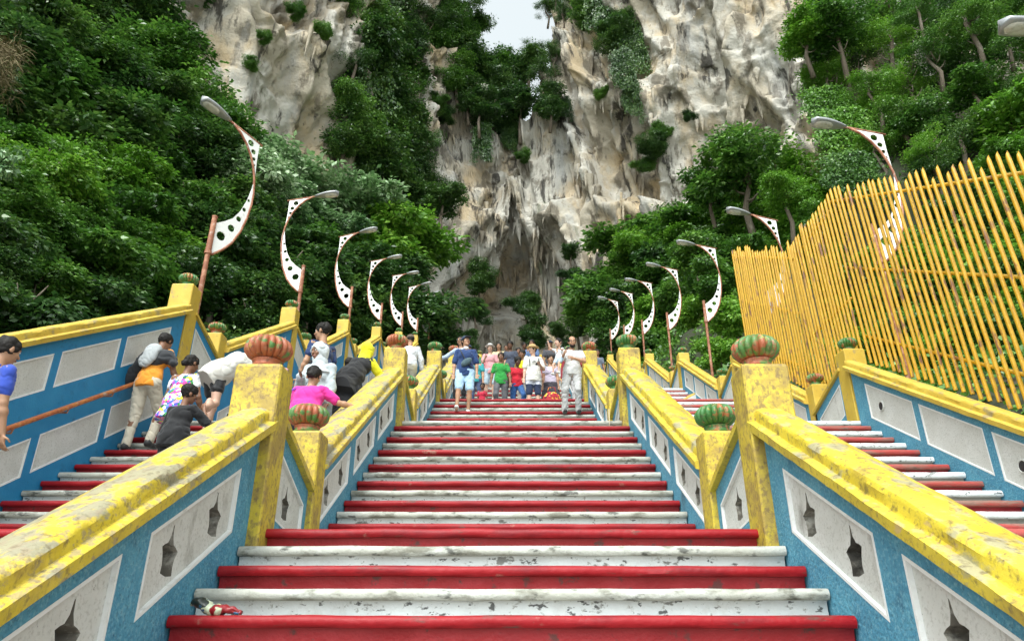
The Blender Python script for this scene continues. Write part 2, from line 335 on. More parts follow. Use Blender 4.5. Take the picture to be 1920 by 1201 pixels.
def parapet(k, xin, xout, hc, label, kinds, yl='yellow', bl='blue', style='tulip', first=False, ptop=1.12, tr=.176, sr=.188, land=True, sp_h=1.0, group='blue and yellow parapets'):
    root = empty('parapet_wall', ((xin+xout)/2, NB[k], FL_BASE_H[k]), label=label, cat='wall', group=group)
    W = MB; s = 1 if xout > xin else -1; inv = Matrix.Translation(-root.location)
    objs = []
    f0 = NB[k]-.22; f1 = LD[k-1]+.03; sl = RI[k]/TR
    lo = lambda D: hn(k, D)
    wx0, wx1 = xin+s*.02, xout-s*.02
    top = hc-.15
    outer = [(f0, lo(f0)-.6), (f1, lo(f1)-.6), (f1, lo(f1)+top), (f0, lo(f0)+top)]
    holes = []; pans = []
    n = 3; span = (f1-.25)-(f0+.10); pw = span/n-.14
    rows = [(.13, .515 if style == 'tulip' else hc-.30)] if style != 'double' else [(.16, .58), (1.13, hc-.36)]
    shift = .35 if style == 'double' else 0
    for ri, (za, zb) in enumerate(rows):
        for i in range(n):
            a = f0+.14+i*(pw+.14); b = a+pw
            if style == 'tulip': b = f1-.42-(n-1-i)*1.235; a = b-1.0
            if a < f0+.06: a = f0+.06
            pans.append((ri, i, [(a, lo(a)+za), (b, lo(b)+za), (b, lo(b)+zb), (a, lo(a)+zb)]))
    landp = None
    if land and k < 9:
        g0, g1 = LD[k-1]+(.17 if style == 'tulip' else .36), NB[k+1]-.48; fl = LH[k-1]
        zt0, zt1 = fl+(hc-.0), fl+(hc-.38)
        sb = (zt1-zt0)/(g1-g0)
        lo_outer = [(g0-.05, fl-.5), (g1+.05, fl-.5), (g1+.05, zt1-.03), (g0-.05, zt0-.03+.02)]
        a, b = g0+.10, g1-.12
        zl = lambda D: zt0+(D-g0)*sb
        pz = [(a, zl(a)-.58*hc), (a+.02, zl(a)-.58*hc), (b, zl(b)-.56*hc), (b, zl(b)-.22), (a, zl(a)-.22)]
        pz = [(a, zl(a)-.70), (b, max(fl+.02, zl(b)-.66)), (b, zl(b)-.20), (a, zl(a)-.20)]
        landp = pz
        b_ = MB(); b_.prism(ccw(lo_outer), [ccw(pz)], wx0, wx1)
        objs.append(b_.build('landing_wall', M[bl], root))
        objs.append(coping([(g0-.04, zt0), (g1+.06, zt1)], xin, xout, M[yl], root, thin=True, name='landing_coping'))
        pans.append((0, 9, pz))
    b_ = MB(); b_.prism(ccw(outer), [ccw(p[2]) for p in pans if p[1] != 9], wx0, wx1); objs.append(b_.build('wall_face', M[bl], root))
    for ri, i, pz in pans:
        pz = ccw(pz); cx = sum(p[0] for p in pz)/4; cz = sum(p[1] for p in pz)/4; hs = []
        if style == 'tulip':
            cs = [cx] if i == 9 else [pz[0][0]+(pz[1][0]-pz[0][0])*q for q in (.27, .76)]
            for D in cs:
                if i == 9: zc = cz-.12
                else: zc = lo(D)+.205
                hs.append(ccw([(D+u*.16, zc+v*.24) for u, v in TUL]))
        big = shrink(pz, -.004)
        pb = MB(); rec = .022 if style == 'tulip' else .012
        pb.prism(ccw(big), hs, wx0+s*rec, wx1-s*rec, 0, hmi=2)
        pb.prism(ccw(big), [ccw(shrink(pz, .013))], wx0-s*.002, wx1+s*.002, 1)
        if style == 'tulip': pass
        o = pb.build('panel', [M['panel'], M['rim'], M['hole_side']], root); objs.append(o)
        if style != 'tulip' and ((ri == 0 and i in (0, 2)) if style == 'double' else i in (0, 2)) and i != 9:
            D = cx+(.0 if style == 'double' else .22); v = MB()
            v0 = len(root.children); vent(root, wx0+s*rec-s*.001, D, cz+(D-cx)*sl, -s); objs.append(root.children[-1])
    objs.append(coping([(f0-.02, lo(f0-.02)+hc-(.09 if k == 1 and style == 'tulip' else 0)), (f1+(-.10 if style == 'tulip' else .06), lo(f1+(-.10 if style == 'tulip' else .06))+hc)], xin, xout, M[yl], root))
    if LD[k-1] > 0:
        objs.append(post(root, xin-s*(.06 if style == 'tulip' else 0), xout-s*(.06 if style == 'tulip' else -.03), LD[k-1]+(-.13 if style == 'tulip' else .06), LD[k-1]+(.17 if style == 'tulip' else .40), LH[k-1]-.25, LH[k-1]+ptop, M['yellow_post'] if yl != 'yellow_dull' else M[yl], tr, kinds[0]))
    if land and k < 9: objs.append(post(root, xin-s*(.03 if style == 'tulip' else -.02), xout-s*(.03 if style == 'tulip' else 0), NB[k+1]-.50, NB[k+1]-.20, LH[k-1]-.05, LH[k-1]+hc+.12*sp_h, M['yellow_post'] if yl != 'yellow_dull' else M[yl], sr, kinds[1], name='short_post'))
    for ch in root.children:
        ch.matrix_parent_inverse = inv
    return root
ordn = {1: 'nearest', 2: 'second', 3: 'third', 4: 'fourth', 5: 'fifth', 6: 'sixth', 7: 'seventh'}
for k in range(1, 8):
    parapet(k, -XW, -XW-.33, .865, f'blue wall with white tulip-pierced panels and yellow coping on the left of the central stairs, {ordn[k]} flight up from the camera', ('pump_red' if k in (1, 2) else 'pump_green' if k % 2 else 'pump_red', 'pump_mix' if k == 1 else 'pump_green'), yl='yellow_peel')
    parapet(k, XW, XW+.33, .865, f'blue wall with white tulip-pierced panels and yellow coping on the right of the central stairs, {ordn[k]} flight up from the camera', ('pump_mix' if k == 1 else 'pump_green' if k % 2 == 0 else 'pump_red', 'pump_green'))
for k in range(2, 8):
    parapet(k, -5.2, -5.53, 1.92, f'tall deep blue wall with plain white panels and yellow coping at the far left of the stairs, {ordn[k]} flight up', ('pump_green', 'pump_mix' if k == 2 else 'pump_green'), yl='yellow_dull', bl='blue_deep', style='double', ptop=2.32, tr=.16, sr=.16)
    parapet(k, 5.2, 5.50, .95, f'blue wall with plain white panels and round vents at the far right of the stairs, {ordn[k]} flight up', ('pump_green', 'pump_green' if k != 2 else 'pump_mix'), yl='yellow_dull', bl='blue', style='plain', ptop=1.18, tr=.15, sr=.15)
parapet(1, 5.2, 5.50, .95, 'blue wall with plain panels at the lower right edge of the photo', ('pump_green', 'pump_green'), yl='yellow_dull', style='plain', ptop=1.18, tr=.15, sr=.15)
parapet(1, -5.2, -5.53, 1.92, 'tall deep blue wall at the lower left edge of the photo', ('pump_green', 'pump_green'), yl='yellow_dull', bl='blue_deep', style='double', ptop=2.32, tr=.16, sr=.16)
# rusty handrail on the left wall
root = empty('handrail', (-5.1, 6.5, hn(2, 6.5)), label='rusty orange pipe handrail fixed to the deep blue left wall', cat='handrail')
b = MB(); b.tube([(-5.08, D, hn(2, D)+.86) for D in np.linspace(5.9, 9.7, 24)], .028, 12); o = b.build('pipe', M['rail_rust'], root, smooth=True)
for D in (6.3, 7.1, 7.9, 8.7, 9.5):
    b = MB(); b.tube([(-5.08, D, hn(2, D)+.835), (-5.09, D, hn(2, D)+.79), (-5.21, D, hn(2, D)+.79)], .012, 8); b.build('bracket', M['rust'], root)
for c in root.children: c.matrix_parent_inverse = Matrix.Translation(-root.location)
# low rounded walls beyond the right wall
for (px, py, D, r, lb) in ((1338, 735, 19.5, 1.05, 'grey round-topped wall with dirty yellow edge behind the right parapet, nearer one'), (1262, 722, 25.0, 1.25, 'grey round-topped wall with dirty yellow edge behind the right parapet, farther one')):
    c = at(px, py, D); t = empty('rounded_wall', (c.x, c.y, c.z-1.2), label=lb, cat='wall', group='rounded walls beside the stairs')
    arc = [(-r, -.3)]+[(r*math.cos(a), .55+r*.62*math.sin(a)) for a in np.linspace(math.pi, 0, 22)]+[(r, -.3)]
    MB().prism(ccw(arc), [], -.09, .09, axis=1).build('wall_slab', M['panel'], t)
    MB().tube([(p[0]*1.02, 0, p[1]+.02) for p in arc[1:-1]], .055, 8).build('edge_band', M['yellow_dull'], t, smooth=True)
# ---------------------------------------------------------------- yellow fence
def bar_mesh(L):
    b = MB(); n = 8; r = .0245
    V = [(r*math.cos(2*math.pi*i/n), r*math.sin(2*math.pi*i/n), z) for z in (0, L-.075) for i in range(n)]
    V += [(r*.8*math.cos(2*math.pi*i/n)+.002, r*.45*math.sin(2*math.pi*i/n), L-.015+.03*math.cos(2*math.pi*i/n)) for i in range(n)]
    F = [(j*n+i, j*n+(i+1) % n, (j+1)*n+(i+1) % n, (j+1)*n+i) for j in range(2) for i in range(n)]+[tuple(16+i for i in range(n)), tuple(reversed(range(n)))]
    return b.add(V, F)
def fence(D0, D1, zb, zt, label, lean=.045, sp=.142, x=5.60, rails=(.14, .52, .92)):
    t = empty('bar_fence', (x, D0, zb(D0)), label=label, cat='fence', group='yellow pipe fence panels')
    rr = random.Random(int(D0*10)); N = int((D1-D0)/sp); me = {}
    for i in range(N+1):
        D = D0+i*(D1-D0)/N; L = zt(D)-zb(D)+rr.uniform(-.05, .04); q = round(L*8)/8
        if q not in me:
            o = bar_mesh(q).build('bar', M['bars'], t, angle=50); me[q] = o.data
        else: o = link('bar', me[q], (), t)
        o.location = (rr.uniform(-.006, .006), D-D0, zb(D)-zb(D0)+rr.uniform(-.03, .02)); o.rotation_euler = (rr.uniform(-.004, .004), -lean+rr.uniform(-.002, .002), 0)
    for q in rails:
        b = MB(); 
        pts = []
        for D in (D0-.03, D1+.03):
            z = zb(D)+(zt(D)-zb(D))*q; pts.append((-lean*(z-zb(D))+.042, D-D0, z-zb(D0)))
        b.tube(pts, .024, 10).build('rail', M['bars'], t, smooth=True)
    return t
n2 = lambda D: hn(2, D)
fence(5.75, 10.45, lambda D: n2(D)+.90-.0, lambda D: n2(D)+4.12, 'tall yellow pipe fence panel with sloping top above the near right wall')
fence(10.60, 12.30, lambda D: LH[1]-.05, lambda D: LH[1]+4.12, 'yellow pipe fence panel reaching down to the landing at the right', lean=.035, sp=.12)
n3 = lambda D: hn(3, D)
fence(12.42, 15.75, lambda D: n3(D)+.86, lambda D: n3(D)+3.92, 'yellow pipe fence panel farthest up the right side of the stairs', lean=.02, sp=.13)
# ---------------------------------------------------------------- street lamps
SPINE = [(-.07,-.72),(-.25,-.54),(-.39,-.35),(-.52,-.05),(-.60,.28),(-.645,.60),(-.65,.85),(-.62,1.15),(-.56,1.40),(-.47,1.62),(-.34,1.83),(-.18,2.00),(0,2.12)]
def make_lamp(pole_len):
    t = empty('street_lamp')
    b = MB(); b.tube([(0,0,-pole_len), (0,0,-.7)], .042, 12); b.tube([(0,0,-.72), (0,0,0)], [.052, .045], 12); b.lathe([(.05,0),(.05,.03),(.01,.035)], 12)
    b.tube([(0,0,-.74), (0,0,-.68)], .062, 12)
    b.build('pole', M['rust'], t, angle=40)
    b = MB(); b.tube([(u, 0, v) for u, v in SPINE], .022, 10); b.build('spine_tube', M['rust'], t, smooth=True)
    low = [(u, v) for u, v in SPINE[:8]]; inner = [(-.03,-.10),(-.19,.02),(-.34,.16),(-.46,.38),(-.55,.66),(-.60,.95)]
    def circ(c, r): return [(c[0]+r*math.cos(a), c[1]+r*1.05*math.sin(a)) for a in np.linspace(0, 2*math.pi, 15)[:-1]]
    poly = low+inner[::-1]+[(-.03,-.68)]
    hs = [circ((-.17,-.30), .085), circ((-.335,-.06), .068), circ((-.445,.19), .052), circ((-.52,.43), .040), circ((-.575,.66), .030)]
    MB().prism(ccw(poly), [ccw(h) for h in hs], -.008, .008, axis=1).build('plate', M['lampwhite'], t)
    poly2 = [(-.62,1.16)]+[(u, v) for u, v in SPINE[8:]]+[(-.04,2.11),(-.60,1.99),(-.60,1.6)]
    hs2 = [circ((-.42,1.90), .066), circ((-.50,1.74), .052), circ((-.535,1.59), .038), circ((-.56,1.46), .026)]
    MB().prism(ccw(poly2), [ccw(h) for h in hs2], -.008, .008, axis=1).build('plate', M['lampwhite'], t)
    b = MB(); b.tube([(-.66,0,1.975), (.10,0,2.135)], .020, 8); b.build('arm', M['rust'], t, smooth=True)
    # lamp head: drooping shell with lens
    us = np.linspace(0, 1, 13); V = []; n = 14
    for q in us:
        hw = (.045+.10*math.sin(min(1, q*1.15)*math.pi*.62)) if q < .93 else .10*(1-q)/.07*.9+.02
        ht = .035+.055*math.sin(min(1, q*1.1)*math.pi*.7)
        cx, cz = .06+q*.62, 2.13+q*.10
        for j in range(n):
            a = 2*math.pi*j/n; V.append((cx, hw*math.cos(a), cz+(ht*math.sin(a) if math.sin(a) > 0 else ht*.45*math.sin(a))))
    F = [(i*n+j, i*n+(j+1) % n, (i+1)*n+(j+1) % n, (i+1)*n+j) for i in range(12) for j in range(n)]+[tuple(range(n)), tuple(12*n+j for j in reversed(range(n)))]
    o = MB().add(V, F).build('lamp_head', M['lamphead'], t, smooth=True)
    V = []
    for q in np.linspace(.42, .94, 8):
        hw = .105*math.sin(max(.12, 1-abs((q-.66)/.30)**2.2)*math.pi/2)
        for j in range(7):
            a = math.pi*(j/6); V.append((.06+q*.62, -hw*math.cos(a), 2.13+q*.10-.022-.035*math.sin(a)*min(1, hw/.08)))
    F = [(i*7+j, i*7+j+1, (i+1)*7+j+1, (i+1)*7+j) for i in range(7) for j in range(6)]
    MB().add(V, F).build('lens', M['lampglass'], o, smooth=True)
    return t
lampL = make_lamp(1.9); lampR = make_lamp(4.4)
uL = uR = False
for k in range(2, 9):
    c = lampL if not uL else copy_tree(lampL); uL = True
    c.location = (-5.34, LD[k-1]+.62, LH[k-1]+3.72-(.15 if k > 4 else 0)+(.2 if k == 2 else 0)); c.rotation_euler = (0, 0, R(-128) if k == 2 else R((0, 4, -3, 2, -5)[k % 5]))
    tag(c, ('lamp turned towards the camera, nearest lamp on the left, above the tall yellow post' if k == 2 else f'white curved pierced-plate street lamp on the left side, {("","","","second","third","fourth","fifth","sixth","seventh")[k]} one up the stairs'), 'street lamp', 'street lamps along the stairs')
for k in range(1, 9):
    c = lampR if not uR else copy_tree(lampR); uR = True
    dz = {1: 3.6, 2: 3.55, 3: 2.95, 4: 3.05}.get(k, 3.0); D = LD[k-1]+(1.25 if k == 1 else .3)
    c.location = (6.25 if k > 1 else 6.35, D, LH[k-1]+dz); c.rotation_euler = (0, 0, R(180)+R((3, -4, 2, 5, 0)[k % 5]))
    tag(c, {1: 'grey lamp head cut by the right edge of the photo at the top', 2: 'tall curved street lamp standing behind the near yellow fence', 3: 'curved street lamp rising above the low step of the yellow fence'}.get(k, f'white curved pierced-plate street lamp on the right side, {("","","","","first","second","third","fourth","fifth")[k]} one left of the yellow fence'), 'street lamp', 'street lamps along the stairs')
# ---------------------------------------------------------------- limestone cliff
PLAN = np.array([(-60,8),(-46,20),(-34,30),(-24,39),(-16,48),(-10,57),(-5,64),(-1,67),(3,66),(8,61),(14,54),(22,46),(32,38),(46,28),(64,16)], float)
_seg = np.hypot(*(PLAN[1:]-PLAN[:-1]).T); PS = np.concatenate([[0], np.cumsum(_seg)]); S0 = np.interp(0, PLAN[:,0], PS)
def plan(s):
    s = np.asarray(s); e = 1.5
    f = lambda q: np.stack([np.interp(q, PS, PLAN[:,0]), np.interp(q, PS, PLAN[:,1])], -1)
    p = (f(s-3)+f(s-1)+f(s)+f(s+1)+f(s+3))/5; t = f(s+e)-f(s-e); t /= np.linalg.norm(t, axis=-1, keepdims=True)
    return p, np.stack([t[...,1], -t[...,0]], -1)     # outward = towards the camera side
def smooth(a, b, x): t = np.clip((x-a)/(b-a), 0, 1); return t*t*(3-2*t)
def cliff_disp(s, z):
    q = s-S0; d = 2.6*fbm(q/13, z/20, 1.0, 3, 11)
    fl = 1-np.abs(vn(q*.22+1.2*vn(q*.1, z*.06, 3, 8), z*.035, 5.0, 21)); d = d+2.2*(fl**2-.45)
    fl2 = 1-np.abs(vn(q*.62+.8*vn(q*.3, z*.15, 3, 9), z*.10, 9.0, 22)); d = d+1.0*(fl2**2-.4)
    # scalloped overhangs: bulge grows with height, then steps back
    ph = z/15+1.5*vn(q*.055, z*.03, 7, 33)+.35*vn(q*.25, z*.12, 2, 34); fr = ph-np.floor(ph); d = d+2.4*(np.where(fr < .86, (fr/.86)**1.6, 1-smooth(.86, 1, fr))-.35)
    ph = z/5.2+1.3*vn(q*.16, z*.08, 4, 35); fr = ph-np.floor(ph); d = d+.75*(np.where(fr < .8, (fr/.8)**1.4, 1-smooth(.8, 1, fr))-.4)*(.4+.6*smooth(-.2,.4,vn(q*.07,z*.05,1,36)))
    rg = lambda a, b, s_: 1-np.abs(fbm(a, b, 4.4, 3, s_))*1.6
    rough = (.25+.75*smooth(-.2, .2, vn(q*.09, z*.06, 6, 37)))*(1-.7*smooth(14, 8, np.abs(q-1.5))*smooth(38, 33, z))
    d = d+.6*fbm(q*.5, z*.42, 2.0, 4, 41)+rough*(.6*(rg(q*.75, z*.38, 42)-.5)+.45*(rg(q*1.7, z*.85, 43)-.5)+.26*fbm(q*3.1, z*1.8, 2.0, 2, 51))
    # great cave recess under a lip
    lip = 38+5.5*vn(q*.16, 1, 1, 61)+2.2*vn(q*.6, 1, 1, 62)-.03*(q-2)**2
    ins = smooth(15, 8, np.abs(q-1.5)); d = d-2.0*ins*smooth(lip+1.2, lip-1.6, z)*(.75+.25*smooth(0, 22, z))+1.2*ins*smooth(lip-1, lip+2, z)*smooth(lip+16, lip+4, z)
    return d
NSX, NZ = 620, 470
ss = np.concatenate([np.linspace(PS[0]+1, S0-32, 110)[:-1], np.linspace(S0-32, S0+38, 420)[:-1], np.linspace(S0+38, PS[-1]-1, 92)]); NSX = len(ss)
def ztop(q): 
    return 58+42*smooth(3.0, 9.5, np.abs(q+.4))+4*vn(q*.4, 0, 0, 71)
vv = np.linspace(0, 1, NZ)
S, V_ = np.meshgrid(ss, vv, indexing='ij'); ZT = ztop(S-S0); Z = -4+(ZT+4)*V_
Pp, Nn = plan(S); Dd = cliff_disp(S, Z)
back = 14*smooth(.93, 1.0, V_)**1.5
V3 = np.stack([Pp[...,0]+Nn[...,0]*(Dd-back), Pp[...,1]+Nn[...,1]*(Dd-back), Z+.5*fbm(S*.5, Z*.5, 9, 3, 81)], -1)
idx = np.arange(NSX*NZ).reshape(NSX, NZ)
Fq = np.stack([idx[:-1,:-1], idx[1:,:-1], idx[1:,1:], idx[:-1,1:]], -1).reshape(-1, 4)
CV = [V3.reshape(-1, 3)]; CF = [Fq]; nv = NSX*NZ
# stalactites hanging where the rock leans out
rs = np.random.RandomState(4)
slope = np.gradient(Dd, axis=1)/np.gradient(Z, axis=1)
cand = np.argwhere((slope[109:528, 100:] > .55)); cand += [109, 100]
wgt = np.exp(-((ss[cand[:,0]]-S0-3)/16)**2)*np.exp(-((Z[cand[:,0],cand[:,1]]-40)/17)**2)+.02; wgt /= wgt.sum()
pick = cand[rs.choice(len(cand), 900, p=wgt)]
pick = np.concatenate([pick[:120]]+[np.clip(pick[:120]+rs.randint(-5, 6, (120, 2)), 0, [NSX-1, NZ-1]) for _ in range(2)])
for (i, j) in pick:
    c = V3[i, j]; n = 6; nr = 6; Ln = rs.uniform(.4, 1.1)*(1.0+2.0*rs.rand()**4); r0 = rs.uniform(.16, .42)*(1+.35*Ln)*.66
    k = np.arange(nr); th = np.arange(n)*2*np.pi/n
    rr_ = r0*(1-k/(nr-1))**.8*(1+.3*rs.randn(nr)*.5)+.015; zz = .9-k/(nr-1)*(Ln+.9)
    vx = c[0]+rr_[:,None]*np.cos(th)+rs.randn()*.04*k[:,None]; vy = c[1]+rr_[:,None]*np.sin(th)-.1; vz = np.repeat((c[2]+zz)[:,None], n, 1)
    CV.append(np.stack([vx, vy, vz], -1).reshape(-1, 3)); f = []
    a = np.arange(nr-1)[:,None]*n+np.arange(n); b2 = np.arange(nr-1)[:,None]*n+(np.arange(n)+1) % n
    CF.append(np.stack([a+n, b2+n, b2, a], -1).reshape(-1, 4)+nv); nv += n*nr
def rock_material():
    m = mat('limestone', [(.40,.355,.28),
        ((.49,.47,.42), .16, .45, .52, 8, (1,1,.8), .85),
        ((.52,.37,.19), .24, .51, .62, 9, (1,1,.5), .5),
        ((.14,.12,.09), .55, .525, .59, 13, (1,1,.35), .8),
        ((.30,.31,.31), .30, .55, .70, 7, (1.2,1.2,.12), .7),
        ((.035,.032,.028), .50, .56, .62, 12, (1.2,1.2,.22), .9),
        ((.05,.045,.035), 1.5, .60, .70, 8, (1,1,.4), .75),
        ((.055,.075,.025), .35, .62, .70, 9, (1,1,.5), .7)], rough=.9, bump=1.0, bscale=4.0, bdetail=14, spec=.2)
    return m
M['rock'] = rock_material()
me = mesh_np('cliff', np.concatenate(CV), np.concatenate(CF)); 
link('cliff', me, [M['rock']], None, smooth=True, kind='structure')
def cliff_point(px, py, off=1.5):
    lo_, hi_ = 5.0, 90.0
    for D in np.arange(12, 80, .5):
        p = at(px, py, float(D)); sN = np.interp(p.x, PLAN[:,0], PS)
        y = np.interp(p.x, PLAN[:,0], PLAN[:,1])
        if D >= y-3: break
    # refine with the displaced surface
    for D in np.arange(max(8, D-14), D+16, .4):
        p = at(px, py, float(D)); sN = float(np.interp(p.x, PLAN[:,0], PS)); pp, nn = plan(np.array([sN])); dd = float(cliff_disp(np.array([sN]), np.array([p.z]))[0])
        sd_ = (p.x-pp[0,0])*nn[0,0]+(p.y-pp[0,1])*nn[0,1]
        if sd_ < dd: break
    return at(px, py, float(D)-off)
# ---------------------------------------------------------------- foliage
def leaf_mat(name, c0, c1, c2, rough=.42, spec=.5, tr=.25):
    m = bpy.data.materials.new(name); m.use_nodes = True; n = m.node_tree.nodes; l = m.node_tree.links
    b = n['Principled BSDF']; b.inputs['Roughness'].default_value = rough; b.inputs['Specular IOR Level'].default_value = spec
    geo = n.new('ShaderNodeNewGeometry'); oi = n.new('ShaderNodeObjectInfo')
    ad = n.new('ShaderNodeMath'); ad.operation = 'MULTIPLY_ADD'; l.new(geo.outputs['Random Per Island'], ad.inputs[0]); ad.inputs[1].default_value = .55
    mu = n.new('ShaderNodeMath'); mu.operation = 'MULTIPLY'; l.new(oi.outputs['Random'], mu.inputs[0]); mu.inputs[1].default_value = .3; l.new(mu.outputs[0], ad.inputs[2])
    no = n.new('ShaderNodeTexNoise'); no.inputs['Scale'].default_value = .55; no.inputs['Detail'].default_value = 3; l.new(geo.outputs['Position'], no.inputs['Vector'])
    a2 = n.new('ShaderNodeMath'); a2.operation = 'MULTIPLY_ADD'; l.new(no.outputs['Fac'], a2.inputs[0]); a2.inputs[1].default_value = .9; l.new(ad.outputs[0], a2.inputs[2])
    mr = n.new('ShaderNodeMapRange'); mr.inputs['From Min'].default_value = .45; mr.inputs['From Max'].default_value = 1.25; l.new(a2.outputs[0], mr.inputs['Value'])
    cr = n.new('ShaderNodeValToRGB'); l.new(mr.outputs[0], cr.inputs[0]); e = cr.color_ramp.elements
    e[0].position = 0; e[0].color = (*c0, 1); e[1].position = .95; e[1].color = (*c2, 1); k = e.new(.55); k.color = (*c1, 1)
    l.new(cr.outputs[0], b.inputs['Base Color'])
    t = n.new('ShaderNodeBsdfTranslucent'); l.new(cr.outputs[0], t.inputs[0]); mx = n.new('ShaderNodeMixShader'); mx.inputs[0].default_value = tr
    l.new(b.outputs[0], mx.inputs[1]); l.new(t.outputs[0], mx.inputs[2]); l.new(mx.outputs[0], n['Material Output'].inputs['Surface'])
    return m
M['leaf_dark'] = leaf_mat('dark_leaves', (.018,.055,.014), (.045,.12,.022), (.12,.23,.04), .42, .6, .3)
M['leaf_mid'] = leaf_mat('green_leaves', (.028,.085,.014), (.07,.19,.022), (.17,.33,.05), .40, .6, .3)
M['leaf_bright'] = leaf_mat('bright_leaves', (.06,.16,.014), (.13,.32,.025), (.26,.46,.06), .42, .6, .3)
M['leaf_pale'] = leaf_mat('pale_leaves_painted_gloss', (.06,.15,.05), (.22,.38,.15), (.55,.68,.44), .34, .7, .2)  # glaucous green, with gloss highlights painted into the lighter leaf colours
M['bark'] = mat('bark', [(.14,.11,.08), ((.28,.25,.20), 4,.5,.68,8,(1,1,.3),.7), ((.04,.035,.025), 7,.55,.7,8,(1,1,.3),.7)], rough=.9, bump=.7, bscale=14)
M['grass_dry'] = mat('dry_twigs', [(.20,.16,.08)], rough=.9)
def leaves(P, A, N_, l, wd):
    "one folded diamond per leaf"
    A = A/np.linalg.norm(A, axis=1, keepdims=True); B = np.cross(N_, A); B /= np.linalg.norm(B, axis=1, keepdims=True)+1e-9; N_ = np.cross(A, B)
    l = l[:,None]; wd = wd[:,None]
    v = np.stack([P, P+A*l*.45+B*wd*.5+N_*wd*.12, P+A*l-N_*l*.12, P+A*l*.45-B*wd*.5+N_*wd*.12], 1).reshape(-1, 3)
    return v, np.arange(len(v)).reshape(-1, 4)
def unit(rs_, n): v = rs_.randn(n, 3); return v/np.linalg.norm(v, axis=1, keepdims=True)
def crown(seed, shape='round', L=.065, clumps=340, per=46, open_=0.):
    rs_ = np.random.RandomState(seed); P = []; A = []; Nv = []; 
    if shape == 'vine':
        ncol = 26
        for c in range(ncol):
            x = rs_.uniform(-.45, .45); y = rs_.uniform(-.12, .12); top = 1.0-abs(x)*.8+rs_.uniform(-.2, .2); bot = top-rs_.uniform(.8, 2.2)
            n = int((top-bot)*clumps*per/ncol/1.5); t = rs_.rand(n); wd = .05+.07*np.sin(t*9+c)**2
            p = np.stack([x+rs_.randn(n)*wd+.06*np.sin(t*6+c), y+rs_.randn(n)*wd*.7, top+(bot-top)*t], 1); P.append(p)
            a = np.stack([rs_.randn(n)*.6, rs_.randn(n)*.5-.3, -np.abs(rs_.randn(n))-.5], 1); A.append(a); nn = rs_.randn(n, 3)*.5+[0,-.8,.5]; Nv.append(nn)
    else:
        nl = {'round': 13, 'fan': 16, 'airy': 20, 'bush': 9}[shape]; ctr = unit(rs_, nl)*rs_.uniform(.30, .88, (nl, 1)); 
        ctr[:,2] = ctr[:,2]*(1.0 if shape != 'fan' else .8); lr = rs_.uniform(.17, .48, nl)*(.62 if shape == 'airy' else 1)
        for c in range(clumps):
            k = rs_.randint(nl); u = unit(rs_, 1)[0]; u[2] = u[2]*.8+.22
            cc = ctr[k]+u*lr[k]*rs_.uniform(.72, 1.08)*np.array([1,1,.72]); n = per+rs_.randint(-8, 9); cr_ = rs_.uniform(.05, .12)
            off = rs_.randn(n, 3)*[1,1,.42]*cr_; p = cc+off; P.append(p)
            out = off*[1,1,.2]/cr_; a = out+u*.5+rs_.randn(n, 3)*.45; a[:,2] -= .55; A.append(a)
            nn = u*.9+[0,0,.55]+rs_.randn(n, 3)*.36; Nv.append(nn)
        m_ = int(clumps*per*.16)                            # inner leaves
        p = unit(rs_, m_)*rs_.uniform(.1, .6, (m_, 1)); p[:,2] *= .7; P.append(p); A.append(rs_.randn(m_, 3)); Nv.append(rs_.randn(m_, 3)+[0,0,.5])
    P = np.concatenate(P); A = np.concatenate(A); Nv = np.concatenate(Nv); n = len(P); l = L*rs_.uniform(.65, 1.3, n)
    return leaves(P, A, Nv, l, l*rs_.uniform(.42, .62, n)*(.12 if L == .30 else 1))
def trunk_mesh(seed, airy=False):
    r_ = random.Random(seed); b = MB(); p = [Vector((0,0,-1.9)), Vector((r_.uniform(-.1,.1), r_.uniform(-.1,.1), -1.0)), Vector((r_.uniform(-.15,.15), r_.uniform(-.1,.1), -.25)), Vector((0,0,.35))]
    b.tube(p, [.085,.065,.05,.02], 8)
    for i in range(9 if airy else 6):
        s = p[1].lerp(p[3], r_.uniform(.1, .9)); a = r_.uniform(0, 6.28); e = s+Vector((math.cos(a)*r_.uniform(.2,.45), math.sin(a)*r_.uniform(.2,.45), r_.uniform(.1,.4))); m_ = s.lerp(e, .5)+Vector((0,0,-.06))
        b.tube([s, m_, e], [.032,.022,.008], 6)
    return b
CR = {}
for nm, args in dict(a=(1,'round',.125,330,22), b=(2,'round',.095,420,28), c=(3,'fan',.14,330,18), d=(4,'fan',.10,430,26), e=(5,'bush',.11,340,26), f=(6,'airy',.055,330,24), g=(7,'airy',.065,240,24), v=(8,'vine',.10,300,22), v2=(9,'vine',.08,340,28), h=(10,'bush',.07,480,38), big=(12,'bush',.26,60,9), tw=(13,'airy',.30,200,9)).items():
    V, F = crown(*args); CR[nm] = mesh_np('foliage', V, F)
TM = [trunk_mesh(i, i == 2) for i in range(3)]; TMe = []
for t in TM:
    me = mesh_vf('trunk', t.v, t.f, t.m); me.shade_smooth(); me.materials.append(M['bark']); TMe.append(me)
for me in CR.values(): me.materials.append(M['leaf_mid'])
BASES = []
